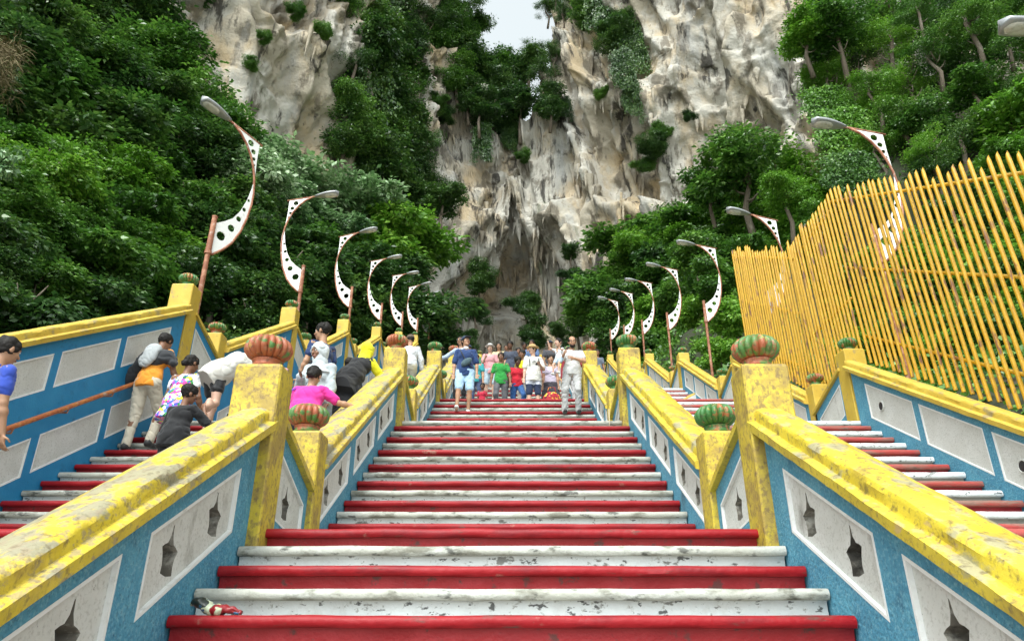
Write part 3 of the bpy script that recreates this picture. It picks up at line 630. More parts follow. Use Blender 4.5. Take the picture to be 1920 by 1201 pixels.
def tree(p, r, cr_, m, label, group, cat='tree', name='tree', sc_=(1,1,1), trunk=True, rz=None, base=True, tilt=0):
    zb = p.z-r*1.75 if trunk else p.z-r*.6
    t = empty(name, (p.x, p.y, zb), rz=rng.uniform(0, 6.28) if rz is None else rz, label=label, cat=cat, group=group)
    o = link('crown' if trunk else 'foliage', CR[cr_], (), t); o.location = (0, 0, p.z-zb); o.scale = (r*sc_[0], r*sc_[1], r*sc_[2]); o.rotation_euler = (tilt, 0, 0)
    o.material_slots[0].link = 'OBJECT'; o.material_slots[0].material = M[m]
    if trunk:
        k = link('trunk', TMe[2 if cr_ in 'fg' else rng.randint(0, 1)], (), t); k.location = (0, 0, p.z-zb); k.scale = (r, r, r)
    if base: BASES.append((p.x, p.y, zb+r*.1))
    return t
def Zof(p): return p.y*CP+p.z*SP
def where(px, py):
    if px < 960:
        c = 'by the left edge' if px < 130 else 'behind the nearest left lamp' if px < 470 and py > 150 else 'near the pale left rock' if px < 520 else 'beyond the middle left lamps' if px < 720 else 'next to the cliff foot'
    else:
        c = 'next to the cliff foot' if px < 1180 else 'beyond the curved lamps' if px < 1380 else 'behind the far fence panel' if px < 1550 else 'behind the near fence panel'
    return ('high up ' if py < 200 else 'mid height ' if py < 420 else 'low down ')+c
def fill(poly, step, Df, rpx, kinds, seed, **kw):
    r_ = random.Random(seed); xs_ = [q[0] for q in poly]; ys_ = [q[1] for q in poly]
    def inside(x, y):
        c = False
        for i in range(len(poly)):
            (x1, y1), (x2, y2) = poly[i-1], poly[i]
            if (y1 > y) != (y2 > y) and x < (x2-x1)*(y-y1)/(y2-y1)+x1: c = not c
        return c
    y = min(ys_); row = 0
    while y < max(ys_):
        x = min(xs_)+(row % 2)*step*.5
        while x < max(xs_):
            px, py = x+r_.uniform(-.3, .3)*step, y+r_.uniform(-.3, .3)*step
            if inside(px, py):
                p = at(px, py, Df(px, py)+r_.uniform(-1.2, 1.2)); r = rpx*r_.uniform(.75, 1.2)*Zof(p)/FPX
                k = kinds(px, py, r_); wh = where(px, py); tree(p, r, k[0], k[1], k[2]+', '+wh, k[3]+', '+wh, sc_=(1, 1, r_.uniform(.7, .95)))
            x += step
        y += step*.8; row += 1
# left slope
LB = {'leaf_dark': ('dark green tree on the left slope', 'dark trees on the left slope'),
      'leaf_mid': ('mid green bushy tree on the left slope', 'mid green trees on the left slope'),
      'leaf_pale': ('pale shiny-leaved tree on the left slope', 'pale shiny trees on the left slope'),
      'leaf_bright': ('bright yellow-green tree on the left slope', 'bright trees on the left slope')}
def kl(px, py, r_):
    q = ((px-640)/260)**2+((py-300)/170)**2; q2 = ((px-530)/110)**2+((py-190)/70)**2
    if q < .8 or q2 < 1 or (px > 330 and py < 110 and px < 420): m = 'leaf_pale' if r_.random() < .85 else 'leaf_mid'
    elif (px-170)**2/200**2+(py-420)**2/140**2 < 1: m = 'leaf_mid' if r_.random() < .75 else 'leaf_bright'
    elif px > 700 and py < 480: m = 'leaf_bright' if r_.random() < .5 else 'leaf_mid'
    else: m = 'leaf_dark' if r_.random() < .7 else 'leaf_mid'
    return (r_.choice('abcd'), m)+LB[m]
DL_ = lambda px, py: 13+max(0, px)/870*33+(600-py)/600*15
fill([(-120,-80),(335,-80),(345,60),(375,165),(480,215),(560,285),(640,340),(720,395),(800,440),(840,490),(860,540),(868,600),(800,640),(560,600),(400,585),(330,560),(-120,640)], 84, DL_, 96, kl, 5)
for px, py, D, rp, c, m, lb in ((2,300,10.5,40,'big','leaf_pale','shrub with large round pale leaves at the left edge of the photo'), (0,120,18,62,'tw','grass_dry','tangle of dry brown twigs at the upper left edge of the photo')):
    p = at(px, py, D); tree(p, rp*Zof(p)/FPX, c, m, lb, None, cat='shrub', name='shrub', trunk=False, base=False, sc_=(1,1,1.3))
# right slope
LR = {'leaf_dark': ('dark green tree on the right slope', 'dark trees on the right slope'),
      'leaf_mid': ('mid green bushy tree on the right slope', 'mid green trees on the right slope'),
      'leaf_pale': ('pale shiny-leaved tree on the right slope', 'pale shiny trees on the right slope'),
      'leaf_bright': ('bright green tree on the right slope', 'bright trees on the right slope')}
def kr(px, py, r_):
    if px > 1380 and py > 320: m = 'leaf_bright' if r_.random() < .55 else 'leaf_mid'
    elif py < 500: m = r_.choice(['leaf_pale', 'leaf_mid', 'leaf_mid'])
    else: m = 'leaf_mid' if r_.random() < .5 else 'leaf_dark'
    return (r_.choice('abcd'), m)+LR[m]
DR_ = lambda px, py: 50-min(830, max(0, px-1090))/830*31+(650-py)/600*9
fill([(1100,640),(1095,520),(1125,465),(1180,420),(1300,385),(1400,350),(1500,290),(1540,400),(1700,420),(1800,380),(1980,360),(1980,760),(1650,720),(1420,650),(1300,690),(1200,660)], 70, DR_, 78, kr, 9)
for px, py, D, rp in ((1300,470,30,52),(1345,520,27,55),(1370,600,25,55),(1310,580,30,50),(1350,660,24,45),(1260,560,33,42),(1390,470,29,50)):
    p = at(px, py, D); tree(p, rp*Zof(p)/FPX, rng.choice('ac'), 'leaf_bright' if py > 560 else 'leaf_mid', ('bright' if py > 560 else 'green')+' broad leaved bush behind the '+('upper' if py < 540 else 'lower')+' part of the first lamp left of the fence', 'bushes behind the first free right lamp, '+('bright' if py > 560 else 'mid')+(' upper' if py < 540 else ' lower'), cat='bush', name='bush')
fill([(1110,640),(1105,540),(1135,490),(1190,450),(1300,415),(1400,385),(1490,330),(1540,400),(1560,640),(1420,650),(1300,690),(1200,660)], 62, lambda px, py: DR_(px, py)-1.5, 58, lambda px, py, r_: ('e' if r_.random() < .6 else 'h', 'leaf_bright' if r_.random() < .35 else 'leaf_mid', 'leafy bush on the right slope', 'bushes on the right slope'), 19)
fill([(1500,60),(1640,10),(1960,-60),(1960,330),(1800,330),(1700,320),(1620,300)], 88, lambda px, py: 33-(px-1500)/420*7, 62, lambda px, py, r_: (r_.choice('fga'), 'leaf_bright' if r_.random() < .3 else 'leaf_mid', 'light leafy tree above the yellow fence', 'trees in the tangle above the fence'), 23)
# bushes and sparse trees higher up at the right
for px, py, D, rp, c, m, lb in ((1395,315,36,88,'e','leaf_mid','round green bush standing against the pale rock right of centre'), (1330,345,38,50,'a','leaf_mid','small green bush below the pale rock right of centre'), (1470,365,31,62,'h','leaf_bright','bright feathery bush left of the step in the yellow fence'),
    (1560,60,34,95,'f','leaf_mid','airy tree high on the right with pale branches showing'), (1680,40,33,110,'f','leaf_mid','wide airy tree at the top right of the cliff'), (1800,30,31,100,'g','leaf_dark','dark airy tree near the top right corner'), (1905,20,28,90,'a','leaf_mid','leafy tree in the top right corner above the lamp head'),
    (1600,110,35,60,'g','leaf_dark','small dark tree on the rock ledge at the upper right'), (1760,150,31,85,'f','leaf_mid','sparse tree on the rock face right of the fence lamp'), (1850,120,29,70,'g','leaf_mid','sparse tree just left of the cut-off lamp head'),
    (1700,230,30,80,'f','leaf_mid','sparse tree beside the fence lamp head'), (1800,270,28,90,'f','leaf_dark','dark sparse tree above the yellow fence'), (1900,220,26,80,'c','leaf_bright','bright leafy tree at the right edge below the cut-off lamp head'), (1880,300,25,60,'d','leaf_bright','bright low tree at the right edge touching the fence tips'),
    (1740,320,28,60,'g','leaf_dark','dark thin tree rising behind the fence tips'), (1540,30,36,60,'a','leaf_dark','dark tree at the top of the right cliff')):
    tree(at(px, py, D), rp*Zof(at(px, py, D))/FPX, c, m, lb, 'trees on the upper right slope')
for px, py, D, rp, sx in ((1590,250,31,62,1.1), (1560,200,32,50,1.2), (1600,330,30,58,1.1), (1540,150,34,45,1.0)):
    p = at(px, py, D); tree(p, rp*Zof(p)/FPX, 'v2' if sx > 1 else 'v', 'leaf_bright' if py < 260 else 'leaf_mid', 'curtain of bright green climbing plants on the rock left of the fence lamp', 'climbing plants left of the fence lamp', 'climbing plant', 'climbing_plant', sc_=(sx*1.6, 1.2, .9), trunk=False, rz=0, base=False)
# plants growing on the cliff
def cl(px, py, rp, c, m, lb, gr, off=1.2, **k):
    p = cliff_point(px, py, off); return tree(p, rp*Zof(p)/FPX, c, m, lb, gr, base=False, **k)
vk = dict(cat='climbing plant', name='climbing_plant', trunk=False, rz=0)
for px, py, rp, sx, sz in ((665,60,60,1.0,1.3),(690,120,80,1.2,1.2),(665,190,60,1.0,1.1),(720,230,80,1.1,1.0),(670,290,60,1.2,.9),(760,300,60,1.1,.9),(700,20,80,1.2,1.0),(780,70,40,.8,1.0)):
    cl(px, py, rp, rng.choice(['v', 'v2']), 'leaf_dark', 'dark hanging curtain of creepers on the cliff left of the sky gap', 'creepers left of the sky gap', sc_=(sx, 1, sz), **vk)
for px, py, rp in ((700,180,62),(740,100,55),(690,60,60),(665,120,44),(760,240,55),(720,300,62),(790,330,52),(770,380,50),(830,370,38),(650,250,50),(800,40,42),(740,20,55),(690,340,50)):
    cl(px, py, rp*1.15, rng.choice(['b', 'd', 'a', 'f']), 'leaf_dark', 'dark tree clinging to the cliff above the left street lamps', 'dark trees on the left cliff', sc_=(1,1,.9))
for px, py, rp in ((660,210,58),(668,30,46),(680,90,62),(730,160,58),(700,240,60),(745,300,56),(790,380,48),(800,270,34),(770,180,36),(760,60,44),(820,90,34),(840,30,40),(835,150,30)):
    cl(px, py, rp*1.1, rng.choice(['f', 'h', 'd', 'g']), rng.choice(['leaf_dark', 'leaf_mid']), 'dark hanging shrub on the left cliff', 'hanging shrubs on the left cliff', sc_=(1,1,1.35), cat='shrub', name='shrub', trunk=False)
for px, py, rp in ((870,15,42),(858,60,36),(890,50,30),(880,100,36),(860,140,36),(905,130,40),(940,120,34),(960,150,44),(990,120,36),(1020,140,36),(1000,95,26),(925,170,46),(975,200,40),(1030,190,34),(930,230,34),(900,200,34),(880,180,32),(1040,100,26)):
    cl(px, py, rp*1.12, rng.choice(['b', 'd', 'f', 'e']), rng.choice(['leaf_dark', 'leaf_dark', 'leaf_mid']), 'dark tree on the saddle of the cliff, '+('left of the sky gap' if px < 900 else 'right of the sky gap' if px > 1005 else 'just under the sky gap' if py < 160 else 'lower under the sky gap'), 'trees on the saddle '+('left' if px < 900 else 'right' if px > 1005 else 'upper' if py < 160 else 'lower'), off=1.6)
for px, py, rp in ((1000,15,30),(1015,5,30),(1030,25,26),(1045,0,34)):
    cl(px+26, py, rp*.9, 'f', 'leaf_dark', 'small tree leaning over the right edge of the sky gap', 'trees at the right edge of the sky gap', off=1.6)
for px, py, rp, sz in ((1150,30,60,1.2),(1190,90,50,1.2),(1120,10,46,1.),(1185,180,34,1.3),(1170,130,44,1.1),(1060,200,26,.9),(905,260,34,1.2),(960,250,34,1.1),(850,80,36,1.2)):
    cl(px, py, rp, rng.choice(['v', 'v2']), 'leaf_dark', 'dark creepers hanging down the cliff right of the sky gap' if px > 1000 else 'dark creepers hanging below the trees under the sky gap', 'creepers right of the sky gap' if px > 1000 else 'creepers under the sky gap', sc_=(1,1,sz), **vk)
for px, py, rp, m in ((1225,270,30,'leaf_dark'),(1210,310,26,'leaf_mid'),(1240,245,22,'leaf_mid'),(1100,30,40,'leaf_mid'),(1160,60,46,'leaf_dark'),(1130,175,18,'leaf_mid'),(985,290,16,'leaf_mid'),(820,190,22,'leaf_mid'),(835,215,20,'leaf_dark'),(500,70,16,'leaf_mid'),(610,60,22,'leaf_mid'),(560,20,20,'leaf_mid'),(470,120,18,'leaf_mid'),(1290,220,14,'leaf_dark')):
    cl(px, py, rp, rng.choice(['h', 'e', 'd']), m, 'small shrub rooted in a crack of the pale cliff', 'shrubs in cracks of the cliff', cat='shrub', name='shrub', trunk=False)
for px, py, rp, D in ((900,520,34,55),(890,580,34,52),(985,570,38,57),(1000,620,34,56),(880,640,26,50),(1045,620,26,54),(1060,660,22,52),(1075,520,30,54),(1085,600,34,52),(1070,470,22,55)):
    p = at(px, py, D); tree(p, rp*Zof(p)/FPX, rng.choice('bdh'), 'leaf_dark', 'dark little tree at the foot of the cliff behind the top of the stairs', 'trees at the foot of the cliff')
# ---------------------------------------------------------------- hillside ground
def stair_h(y):
    pts = [(-20, -1.5), (1.0, -1.5)]
    for k in range(1, 10): pts += [(NB[k], FL_BASE_H[k]), (LD[k-1], LH[k-1])]
    pts.append((75, LH[-1]+6)); a = np.array(pts); return np.interp(y, a[:,0], a[:,1])
def hill(side):
    xs_ = np.concatenate([np.linspace(5.7, 26, 70), np.linspace(27, 75, 30)]); ys_ = np.linspace(-12, 66, 150)
    X, Y = np.meshgrid(xs_, ys_, indexing='ij'); B = np.array([b for b in BASES if b[0]*side > 0]); num = np.zeros_like(X); den = np.zeros_like(X)
    for (bx, by, bz) in B:
        w_ = 1/(((X-abs(bx))**2+(Y-by)**2)+.6)**1.8; num += w_*bz; den += w_
    for y in np.arange(-12, 66, 1.5):
        w_ = 1/(((X-5.5)**2+(Y-y)**2)+.15)**1.8; num += w_*(stair_h(y)-.5); den += w_
    Zg = num/den+.5*fbm(X*.4, Y*.4, 3, 4, 5+side)-.35
    Zg = np.minimum(Zg, stair_h(Y)-.15+np.maximum(0, X-6.3)*3.2)
    V = np.stack([X*side, Y, Zg], -1).reshape(-1, 3); n, m_ = X.shape; idx = np.arange(n*m_).reshape(n, m_)
    F = np.stack([idx[:-1,:-1], idx[1:,:-1], idx[1:,1:], idx[:-1,1:]], -1).reshape(-1, 4)
    if side < 0: F = F[:, ::-1]
    link('hillside', mesh_np('hillside', V, F), [M['soil']], None, smooth=True, kind='structure')
    # undergrowth
    rs_ = np.random.RandomState(30+side); N = 150000
    u = rs_.rand(N)**1.25; x = 5.95+u*34; y = 4+rs_.rand(N)*58; i = np.clip(np.searchsorted(xs_, x)-1, 0, n-2); j = np.clip(((y+12)/78*149).astype(int), 0, m_-2)
    z = Zg[i, j]+(Zg[i+1, j]-Zg[i, j])*((x-xs_[i])/(xs_[i+1]-xs_[i]))
    keep = (x*0+vn(x*.35, y*.35, z*.3, 77) > -.65); x, y, z = x[keep], y[keep], z[keep]; n_ = len(x)
    P = np.stack([x*side, y, z+rs_.rand(n_)**2*.9], 1); A = rs_.randn(n_, 3)+[-side*.8, -.5, -.1]; Nv = rs_.randn(n_, 3)*.5+[-side*.5, -.3, .9]; l = rs_.uniform(.10, .30, n_)
    V, F = leaves(P, A, Nv, l, l*.55)
    o = link('undergrowth', mesh_np('undergrowth', V, F), [M['leaf_dark' if side < 0 else 'leaf_mid']], None, kind='stuff'); tag(o, 'leafy undergrowth and creepers covering the slope on the '+('left' if side < 0 else 'right'), 'undergrowth')
hill(-1); hill(1)
MB().add([(-400,-400,-1.56),(400,-400,-1.56),(400,400,-1.56),(-400,400,-1.56)], [(0,1,2,3)]).build('ground', M['conc'], kind='structure')
# ---------------------------------------------------------------- people: smooth distance-field bodies turned into single meshes
def rotm(yaw=0, pitch=0, roll=0):
    "columns: right, forward, up of a part; pitch > 0 looks down, yaw > 0 turns left, roll > 0 tips to the right"
    return np.array(Matrix.Rotation(R(yaw), 3, 'Z') @ Matrix.Rotation(R(-pitch), 3, 'X') @ Matrix.Rotation(R(roll), 3, 'Y'))
class Field:
    def __init__(s, lo, hi, vox):
        s.lo = np.array(lo, float); s.v = vox; s.n = np.ceil((np.array(hi)-s.lo)/vox).astype(int)+1; s.f = np.full(s.n, .5, np.float32)
    def _sl(s, lo, hi):
        a = np.clip(np.floor((np.array(lo)-s.lo)/s.v).astype(int), 0, s.n); b = np.clip(np.ceil((np.array(hi)-s.lo)/s.v).astype(int)+1, 0, s.n); sl = tuple(slice(i, j) for i, j in zip(a, b))
        g = np.meshgrid(*[s.lo[i]+s.v*np.arange(a[i], b[i]) for i in range(3)], indexing='ij'); return sl, g
    def put(s, sl, d, k, cut):
        f = s.f[sl]
        if f.size == 0: return
        if cut: s.f[sl] = np.maximum(f, -d); return
        if k > 0:
            h = np.clip(.5+.5*(d-f)/k, 0, 1); f2 = d*(1-h)+f*h-k*h*(1-h)
        else: f2 = np.minimum(f, d)
        s.f[sl] = f2
    def cone(s, a, b, ra, rb, k=.02, cut=False, sq=None):
        a, b = np.array(a, float), np.array(b, float); m = max(ra, rb)+k*2+.02
        sl, g = s._sl(np.minimum(a, b)-m, np.maximum(a, b)+m); P = np.stack(g, -1) if g[0].size else None
        if P is None: return s
        ab = b-a; t = np.clip(((P-a)@ab)/(ab@ab+1e-9), 0, 1); q = P-a-t[...,None]*ab
        d = np.linalg.norm(q, axis=-1)-(ra+(rb-ra)*t); s.put(sl, d.astype(np.float32), k, cut); return s
    def ell(s, c, r, M_=None, k=.02, cut=False):
        c = np.array(c, float); r = np.array(r, float); m = r.max()+k*2+.02; sl, g = s._sl(c-m, c+m)
        if g[0].size == 0: return s
        P = np.stack(g, -1)-c
        if M_ is not None: P = P@M_
        q = P/r; k0 = np.linalg.norm(q, axis=-1); k1 = np.linalg.norm(q/r, axis=-1)+1e-6
        s.put(sl, (k0*(k0-1)/k1).astype(np.float32), k, cut); return s
    def plane(s, p, n):
        "keep only the side where (x-p).n < 0"
        g = np.meshgrid(*[s.lo[i]+s.v*np.arange(s.n[i]) for i in range(3)], indexing='ij'); n = np.array(n, float); n /= np.linalg.norm(n)
        s.f = np.maximum(s.f, ((g[0]-p[0])*n[0]+(g[1]-p[1])*n[1]+(g[2]-p[2])*n[2]).astype(np.float32)); return s
    def wrinkle(s, amp, sc_, seed, st=(1,1,1)):
        m = np.abs(s.f) < .04; ix = np.argwhere(m); p = s.lo+ix*s.v
        a_ = fbm(p[:,0]*sc_*st[0], p[:,1]*sc_*st[1], p[:,2]*sc_*st[2], 2, seed); b_ = np.abs(vn((p[:,0]+p[:,2]*.8)*sc_*1.3, p[:,1]*sc_, (p[:,2]-p[:,0]*.5)*sc_*1.1, seed+3)); s.f[m] += (amp*(.8*a_+1.3*np.clip(.35-b_, 0, 1)*2)).astype(np.float32); return s
    def mesh(s):
        f = s.f; f[0] = f[-1] = .5; f[:, 0] = f[:, -1] = .5; f[:, :, 0] = f[:, :, -1] = .5
        ins = f < 0; c8 = sum(ins[a:a+s.n[0]-1, b:b+s.n[1]-1, c:c+s.n[2]-1].astype(np.int8) for a in (0,1) for b in (0,1) for c in (0,1))
        act = np.argwhere((c8 > 0) & (c8 < 8)); 
        if len(act) == 0: return np.zeros((0,3)), np.zeros((0,4), int)
        vid = np.full(s.n-1, -1, np.int64); vid[tuple(act.T)] = np.arange(len(act)); acc = np.zeros((len(act), 3)); cnt = np.zeros(len(act))
        cor = [(a,b,c) for a in (0,1) for b in (0,1) for c in (0,1)]
        for p in cor:
            for ax in range(3):
                if p[ax]: continue
                q = list(p); q[ax] = 1; fa = f[tuple((act+p).T)]; fb = f[tuple((act+q).T)]; m = (fa < 0) != (fb < 0); t = fa/(fa-fb+1e-12)
                pos = np.array(p, float)[None].repeat(len(act), 0); pos[:, ax] = t; acc[m] += pos[m]; cnt[m] += 1
        V = s.lo+(act+acc/cnt[:,None])*s.v; Fs = []
        for ax in range(3):
            b, c = (ax+1) % 3, (ax+2) % 3; sl0 = [slice(None)]*3; sl1 = [slice(None)]*3; sl0[ax] = slice(0, -1); sl1[ax] = slice(1, None)
            ch = np.argwhere(ins[tuple(sl0)] != ins[tuple(sl1)]); ch = ch[(ch[:, b] > 0) & (ch[:, c] > 0) & (ch[:, b] < s.n[b]-1) & (ch[:, c] < s.n[c]-1)]
            e = []
            for db, dc in ((1,1),(0,1),(0,0),(1,0)):
                q = ch.copy(); q[:, b] -= db; q[:, c] -= dc; e.append(vid[tuple(q.T)])
            q = np.stack(e, 1); fl = ~ins[tuple(ch.T)]; q[fl] = q[fl][:, ::-1]; Fs.append(q)
        return V, np.concatenate(Fs)
def fobj(F, name, mats, parent, mi=None, **k):
    V, Q = F.mesh()
    if len(V) == 0: return None
    idx = mi(V[Q].mean(1)) if mi else None
    me = mesh_np(name, V, Q, idx); return link(name, me, mats, parent, smooth=True, **k)
CM = {}
def cloth(c, rough=.85):
    key = tuple(c)
    if key not in CM:
        CM[key] = mat('cloth', [c, (tuple(q*.7 for q in c), 6, .45, .7, 4, I1, .5), (tuple(min(1, q*1.2+.01) for q in c), 3, .5, .7, 3, I1, .4)], rough=rough, bump=.25, bscale=160, sheen=.15, spec=.3)
    return CM[key]
def skin(c):
    key = ('s',)+tuple(c)
    if key not in CM: CM[key] = mat('skin', [c, (tuple(q*.8 for q in c), 30, .5, .7, 3, I1, .4)], rough=.5, spec=.4)
    return CM[key]
TAN, BROWN, DARKB, FAIR = (.40,.22,.135), (.22,.105,.06), (.12,.055,.03), (.55,.34,.25)
M['hair'] = mat('black_hair', [(.012,.010,.009), ((.03,.024,.02), 60,.5,.7,3,(1,1,.2),.6)], rough=.65, spec=.25, bump=.5, bscale=120)
M['eye'] = mat('eye_dark', [(.02,.015,.012)], rough=.2); M['eyewhite'] = mat('eye_white', [(.6,.58,.55)], rough=.3)
M['lip'] = mat('lips', [(.25,.08,.065)], rough=.5); M['brow'] = mat('brows', [(.03,.02,.015)], rough=.8)
M['shoe_white'] = cloth((.62,.62,.60), .6); M['shoe_black'] = cloth((.02,.02,.022), .5); M['sole'] = cloth((.45,.45,.43), .6)
def floor_z(y):
    for k in range(1, 10):
        if y < NB[k]: return FL_BASE_H[k]
        if y <= LD[k-1]: return FL_BASE_H[k]+(math.floor((y-NB[k])/TR+1e-6)+1)*RI[k]
        if k == 9 or y < NB[k+1]: return LH[k-1]
def nrm(v): v = np.array(v, float); return v/np.linalg.norm(v)
DOWN = (0, 0, -1)
def person(x, y, rz, h, label, group=None, lean=0, side=0, twist=0, head=(0,0,0), arms=None, legs=None, sk=TAN, hair='short', top=None, bottom=None, shoes='black', hat=None, bw=1.0, vox=.0095, hs=1.0, female=False, extra=None, zoff=0, hip_shift=(0,0), seed=1, z=None):
    s = h/1.75; B = bw; hs = hs*1.07
    arms = arms or {}; legs = legs or {}
    AL = {'R': ((.13,.02,-1), (.08,.22,-1)), 'L': ((-.13,.02,-1), (-.08,.22,-1))}; AL.update(arms)
    LG = {'R': ((.04,.03,-1), (.0,-.05,-1)), 'L': ((-.04,.03,-1), (.0,-.05,-1))}; LG.update(legs)
    UA, FA, HD, TH, CA, FTH = .285*s, .255*s, .0*s, .425*s, .415*s, .075*s
    hw = .092*s*(1.05 if female else 1)
    J = {}
    for q, sg in (('R', 1), ('L', -1)):
        hip = np.array([sg*hw, 0, -.03*s]); kn = hip+nrm(LG[q][0])*TH; an = kn+nrm(LG[q][1])*CA; J[q] = [hip, kn, an]
    zmin = min(J['R'][2][2], J['L'][2][2]); pel = np.array([hip_shift[0], hip_shift[1], -zmin+FTH])
    for q in 'RL': J[q] = [p+pel for p in J[q]]
    T = rotm(twist, lean, side); up = T[:, 2]
    def tp(a, b, c): return pel+T@np.array([a*s, b*s, c*s])
    waist, chest, neck = tp(0, .0, .17), tp(0, .005, .34), tp(0, -.01, .50)
    shw = (.168 if not female else .150)*B**.6
    SH = {'R': tp(shw, 0, .455), 'L': tp(-shw, 0, .455)}
    A = {}
    for q in 'RL':
        el = SH[q]+nrm(AL[q][0])*UA; wr = el+nrm(AL[q][1])*FA; A[q] = [SH[q], el, wr]
    H = rotm(head[0], head[1]+lean*.25, head[2]); hc = neck+T@np.array([0, .01*s, .06*s])+H@np.array([0, .018, .125])*s*hs
    def hp(a, b, c): return hc+H@np.array([a, b, c])*s*hs
    allp = np.array([p for q in 'RL' for p in J[q]+A[q]]+[hc, pel, neck]); lo = allp.min(0)-.27*s; hi = allp.max(0)+.27*s; lo[2] = -.12
    # ---- body with head, hands, feet: one surface
    F = Field(lo, hi, vox); hs_ = s*hs; kk = .03*s
    F.ell(pel+T@np.array([0,0,-.01*s]), np.array([.155*B,.11*B,.115])*s, T, kk).ell(waist, np.array([.135*B,.098*B,.13])*s, T, kk).ell(chest, np.array([.158*B,.108*B,.16])*s, T, kk).cone(tp(0,0,.44), SH['R'], .07*s, .052*s, kk).cone(tp(0,0,.44), SH['L'], .07*s, .052*s, kk)
    F.cone(tp(0,0,.45), hp(0,-.02,-.05), .056*s, .050*s, .025*s)
    F.ell(hp(0,-.008,.022), np.array([.076,.096,.092])*hs_, H, .01).ell(hp(0,.018,-.045), np.array([.056,.066,.068])*hs_, H, .02*s).ell(hp(0,.058,-.092), np.array([.024,.022,.018])*hs_, H, .02*s)
    F.cone(hp(0,.083,.012), hp(0,.103,-.022), .009*hs_, .014*hs_, .008*s).ell(hp(0,.088,-.056), np.array([.024,.012,.010])*hs_, H, .008*s).ell(hp(0,.078,.034), np.array([.045,.016,.010])*hs_, H, .012*s)
    for sg in (1, -1):
        F.ell(hp(sg*.030,.092,.012), np.array([.014,.012,.009])*hs_, H, cut=True).ell(hp(sg*.078,-.008,-.005), np.array([.010,.018,.030])*hs_, H, .006*s).ell(hp(sg*.040,.062,-.025), np.array([.020,.018,.018])*hs_, H, .02*s)
    fscale = s*(.95 if not female else .88)
    for q, sg in (('R', 1), ('L', -1)):
        sh, el, wr = A[q]; F.cone(sh, el, .050*s*B, .038*s, .02*s).cone(el, wr, .039*s, .026*s, .015*s)
        d = nrm(wr-el); mid = el+(wr-el)*.28; F.ell(mid, [.043*s]*3, None, .02*s)
        # palm and five fingers
        side_v = nrm(np.cross(d, [0, 1, .01]) if abs(d[1]) < .9 else np.cross(d, [0, 0, 1]))*sg; pn = nrm(np.cross(side_v, d)); 
        if pn[1] < 0: pn = -pn
        if AL[q].__len__() > 2: pn = nrm(AL[q][2]); side_v = nrm(np.cross(d, pn)); pn = nrm(np.cross(side_v, d)); 
        PM = np.stack([side_v, d, pn], 1); pc = wr+d*.050*fscale; F.ell(pc, np.array([.041,.052,.018])*fscale, PM, .012)
        curl = AL[q][3] if len(AL[q]) > 3 else .55
        for i, (off, L_) in enumerate(((-.030,.062),(-.011,.074),(.010,.078),(.030,.070))):
            b0 = wr+d*.090*fscale+side_v*off*fscale; dd = nrm(d+pn*curl*.6+side_v*off*1.5); b1 = b0+dd*L_*.5*fscale; d2 = nrm(d*(1-curl*.6)+pn*curl*1.3); b2 = b1+d2*L_*.5*fscale
            F.cone(b0, b1, .0088*fscale, .0080*fscale, .004).cone(b1, b2, .0080*fscale, .0062*fscale, .003)
        t0 = wr+d*.03*fscale+side_v*.03*fscale; t1 = t0+nrm(side_v*.9+d*.8+pn*.5)*.040*fscale; t2 = t1+nrm(d+pn*.6)*.030*fscale; F.cone(t0, t1, .012*fscale, .010*fscale, .006).cone(t1, t2, .010*fscale, .0075*fscale, .003)
        hip, kn, an = J[q]; F.cone(hip, kn, .082*s*B, .052*s, .03*s).cone(kn, an, .050*s, .034*s, .02*s).ell(kn+(an-kn)*.30+np.array([0,-.014*s,0]), np.array([.052,.052,.10])*s, None, .025*s)
        F.cone(an+[0,-.02*s,-.04*s], an+[0,.12*s,-.052*s], .030*s, .024*s, .02*s)
    def face_mi(C):
        P = (C-hc)@H/hs_; x_, y_, z_ = P.T; m = np.zeros(len(C), np.int32)
        m[(y_ > .078) & (np.abs(x_) < .023) & (np.abs(z_+.056) < .0085)] = 1
        m[(y_ > .066) & (np.abs(np.abs(x_)-.032) < .017) & (np.abs(z_-.037) < .0065)] = 2
        return m
    # placed in the world
    zf = (floor_z(y) if z is None else z)+zoff; root = empty('person', (x, y, zf), rz=R(rz), label=label, cat='person', group=group)
    body = fobj(F, 'body', [skin(sk), M['lip'], M['brow']], root, face_mi)
    if vox < .0125:
        E_ = MB()
        for sg in (1, -1):
            for r_, off, mi in ((.0105, .0765, 1), (.0058, .0835, 0)):
                c = hp(sg*.031, off, .012); b = MB()
                for i in range(7):
                    for j in range(10):
                        th = math.pi*i/6; ph = 2*math.pi*j/10; b.v.append(tuple(c+r_*hs_*np.array([math.sin(th)*math.cos(ph), math.sin(th)*math.sin(ph), math.cos(th)])))
                b.f = [(i*10+j, i*10+(j+1) % 10, (i+1)*10+(j+1) % 10, (i+1)*10+j) for i in range(6) for j in range(10)]; E_.add(b.v, b.f, mi)
        E_.build('eyes', [M['eye'], M['eyewhite']], root, smooth=True)
    def vx(): return vox*1.0
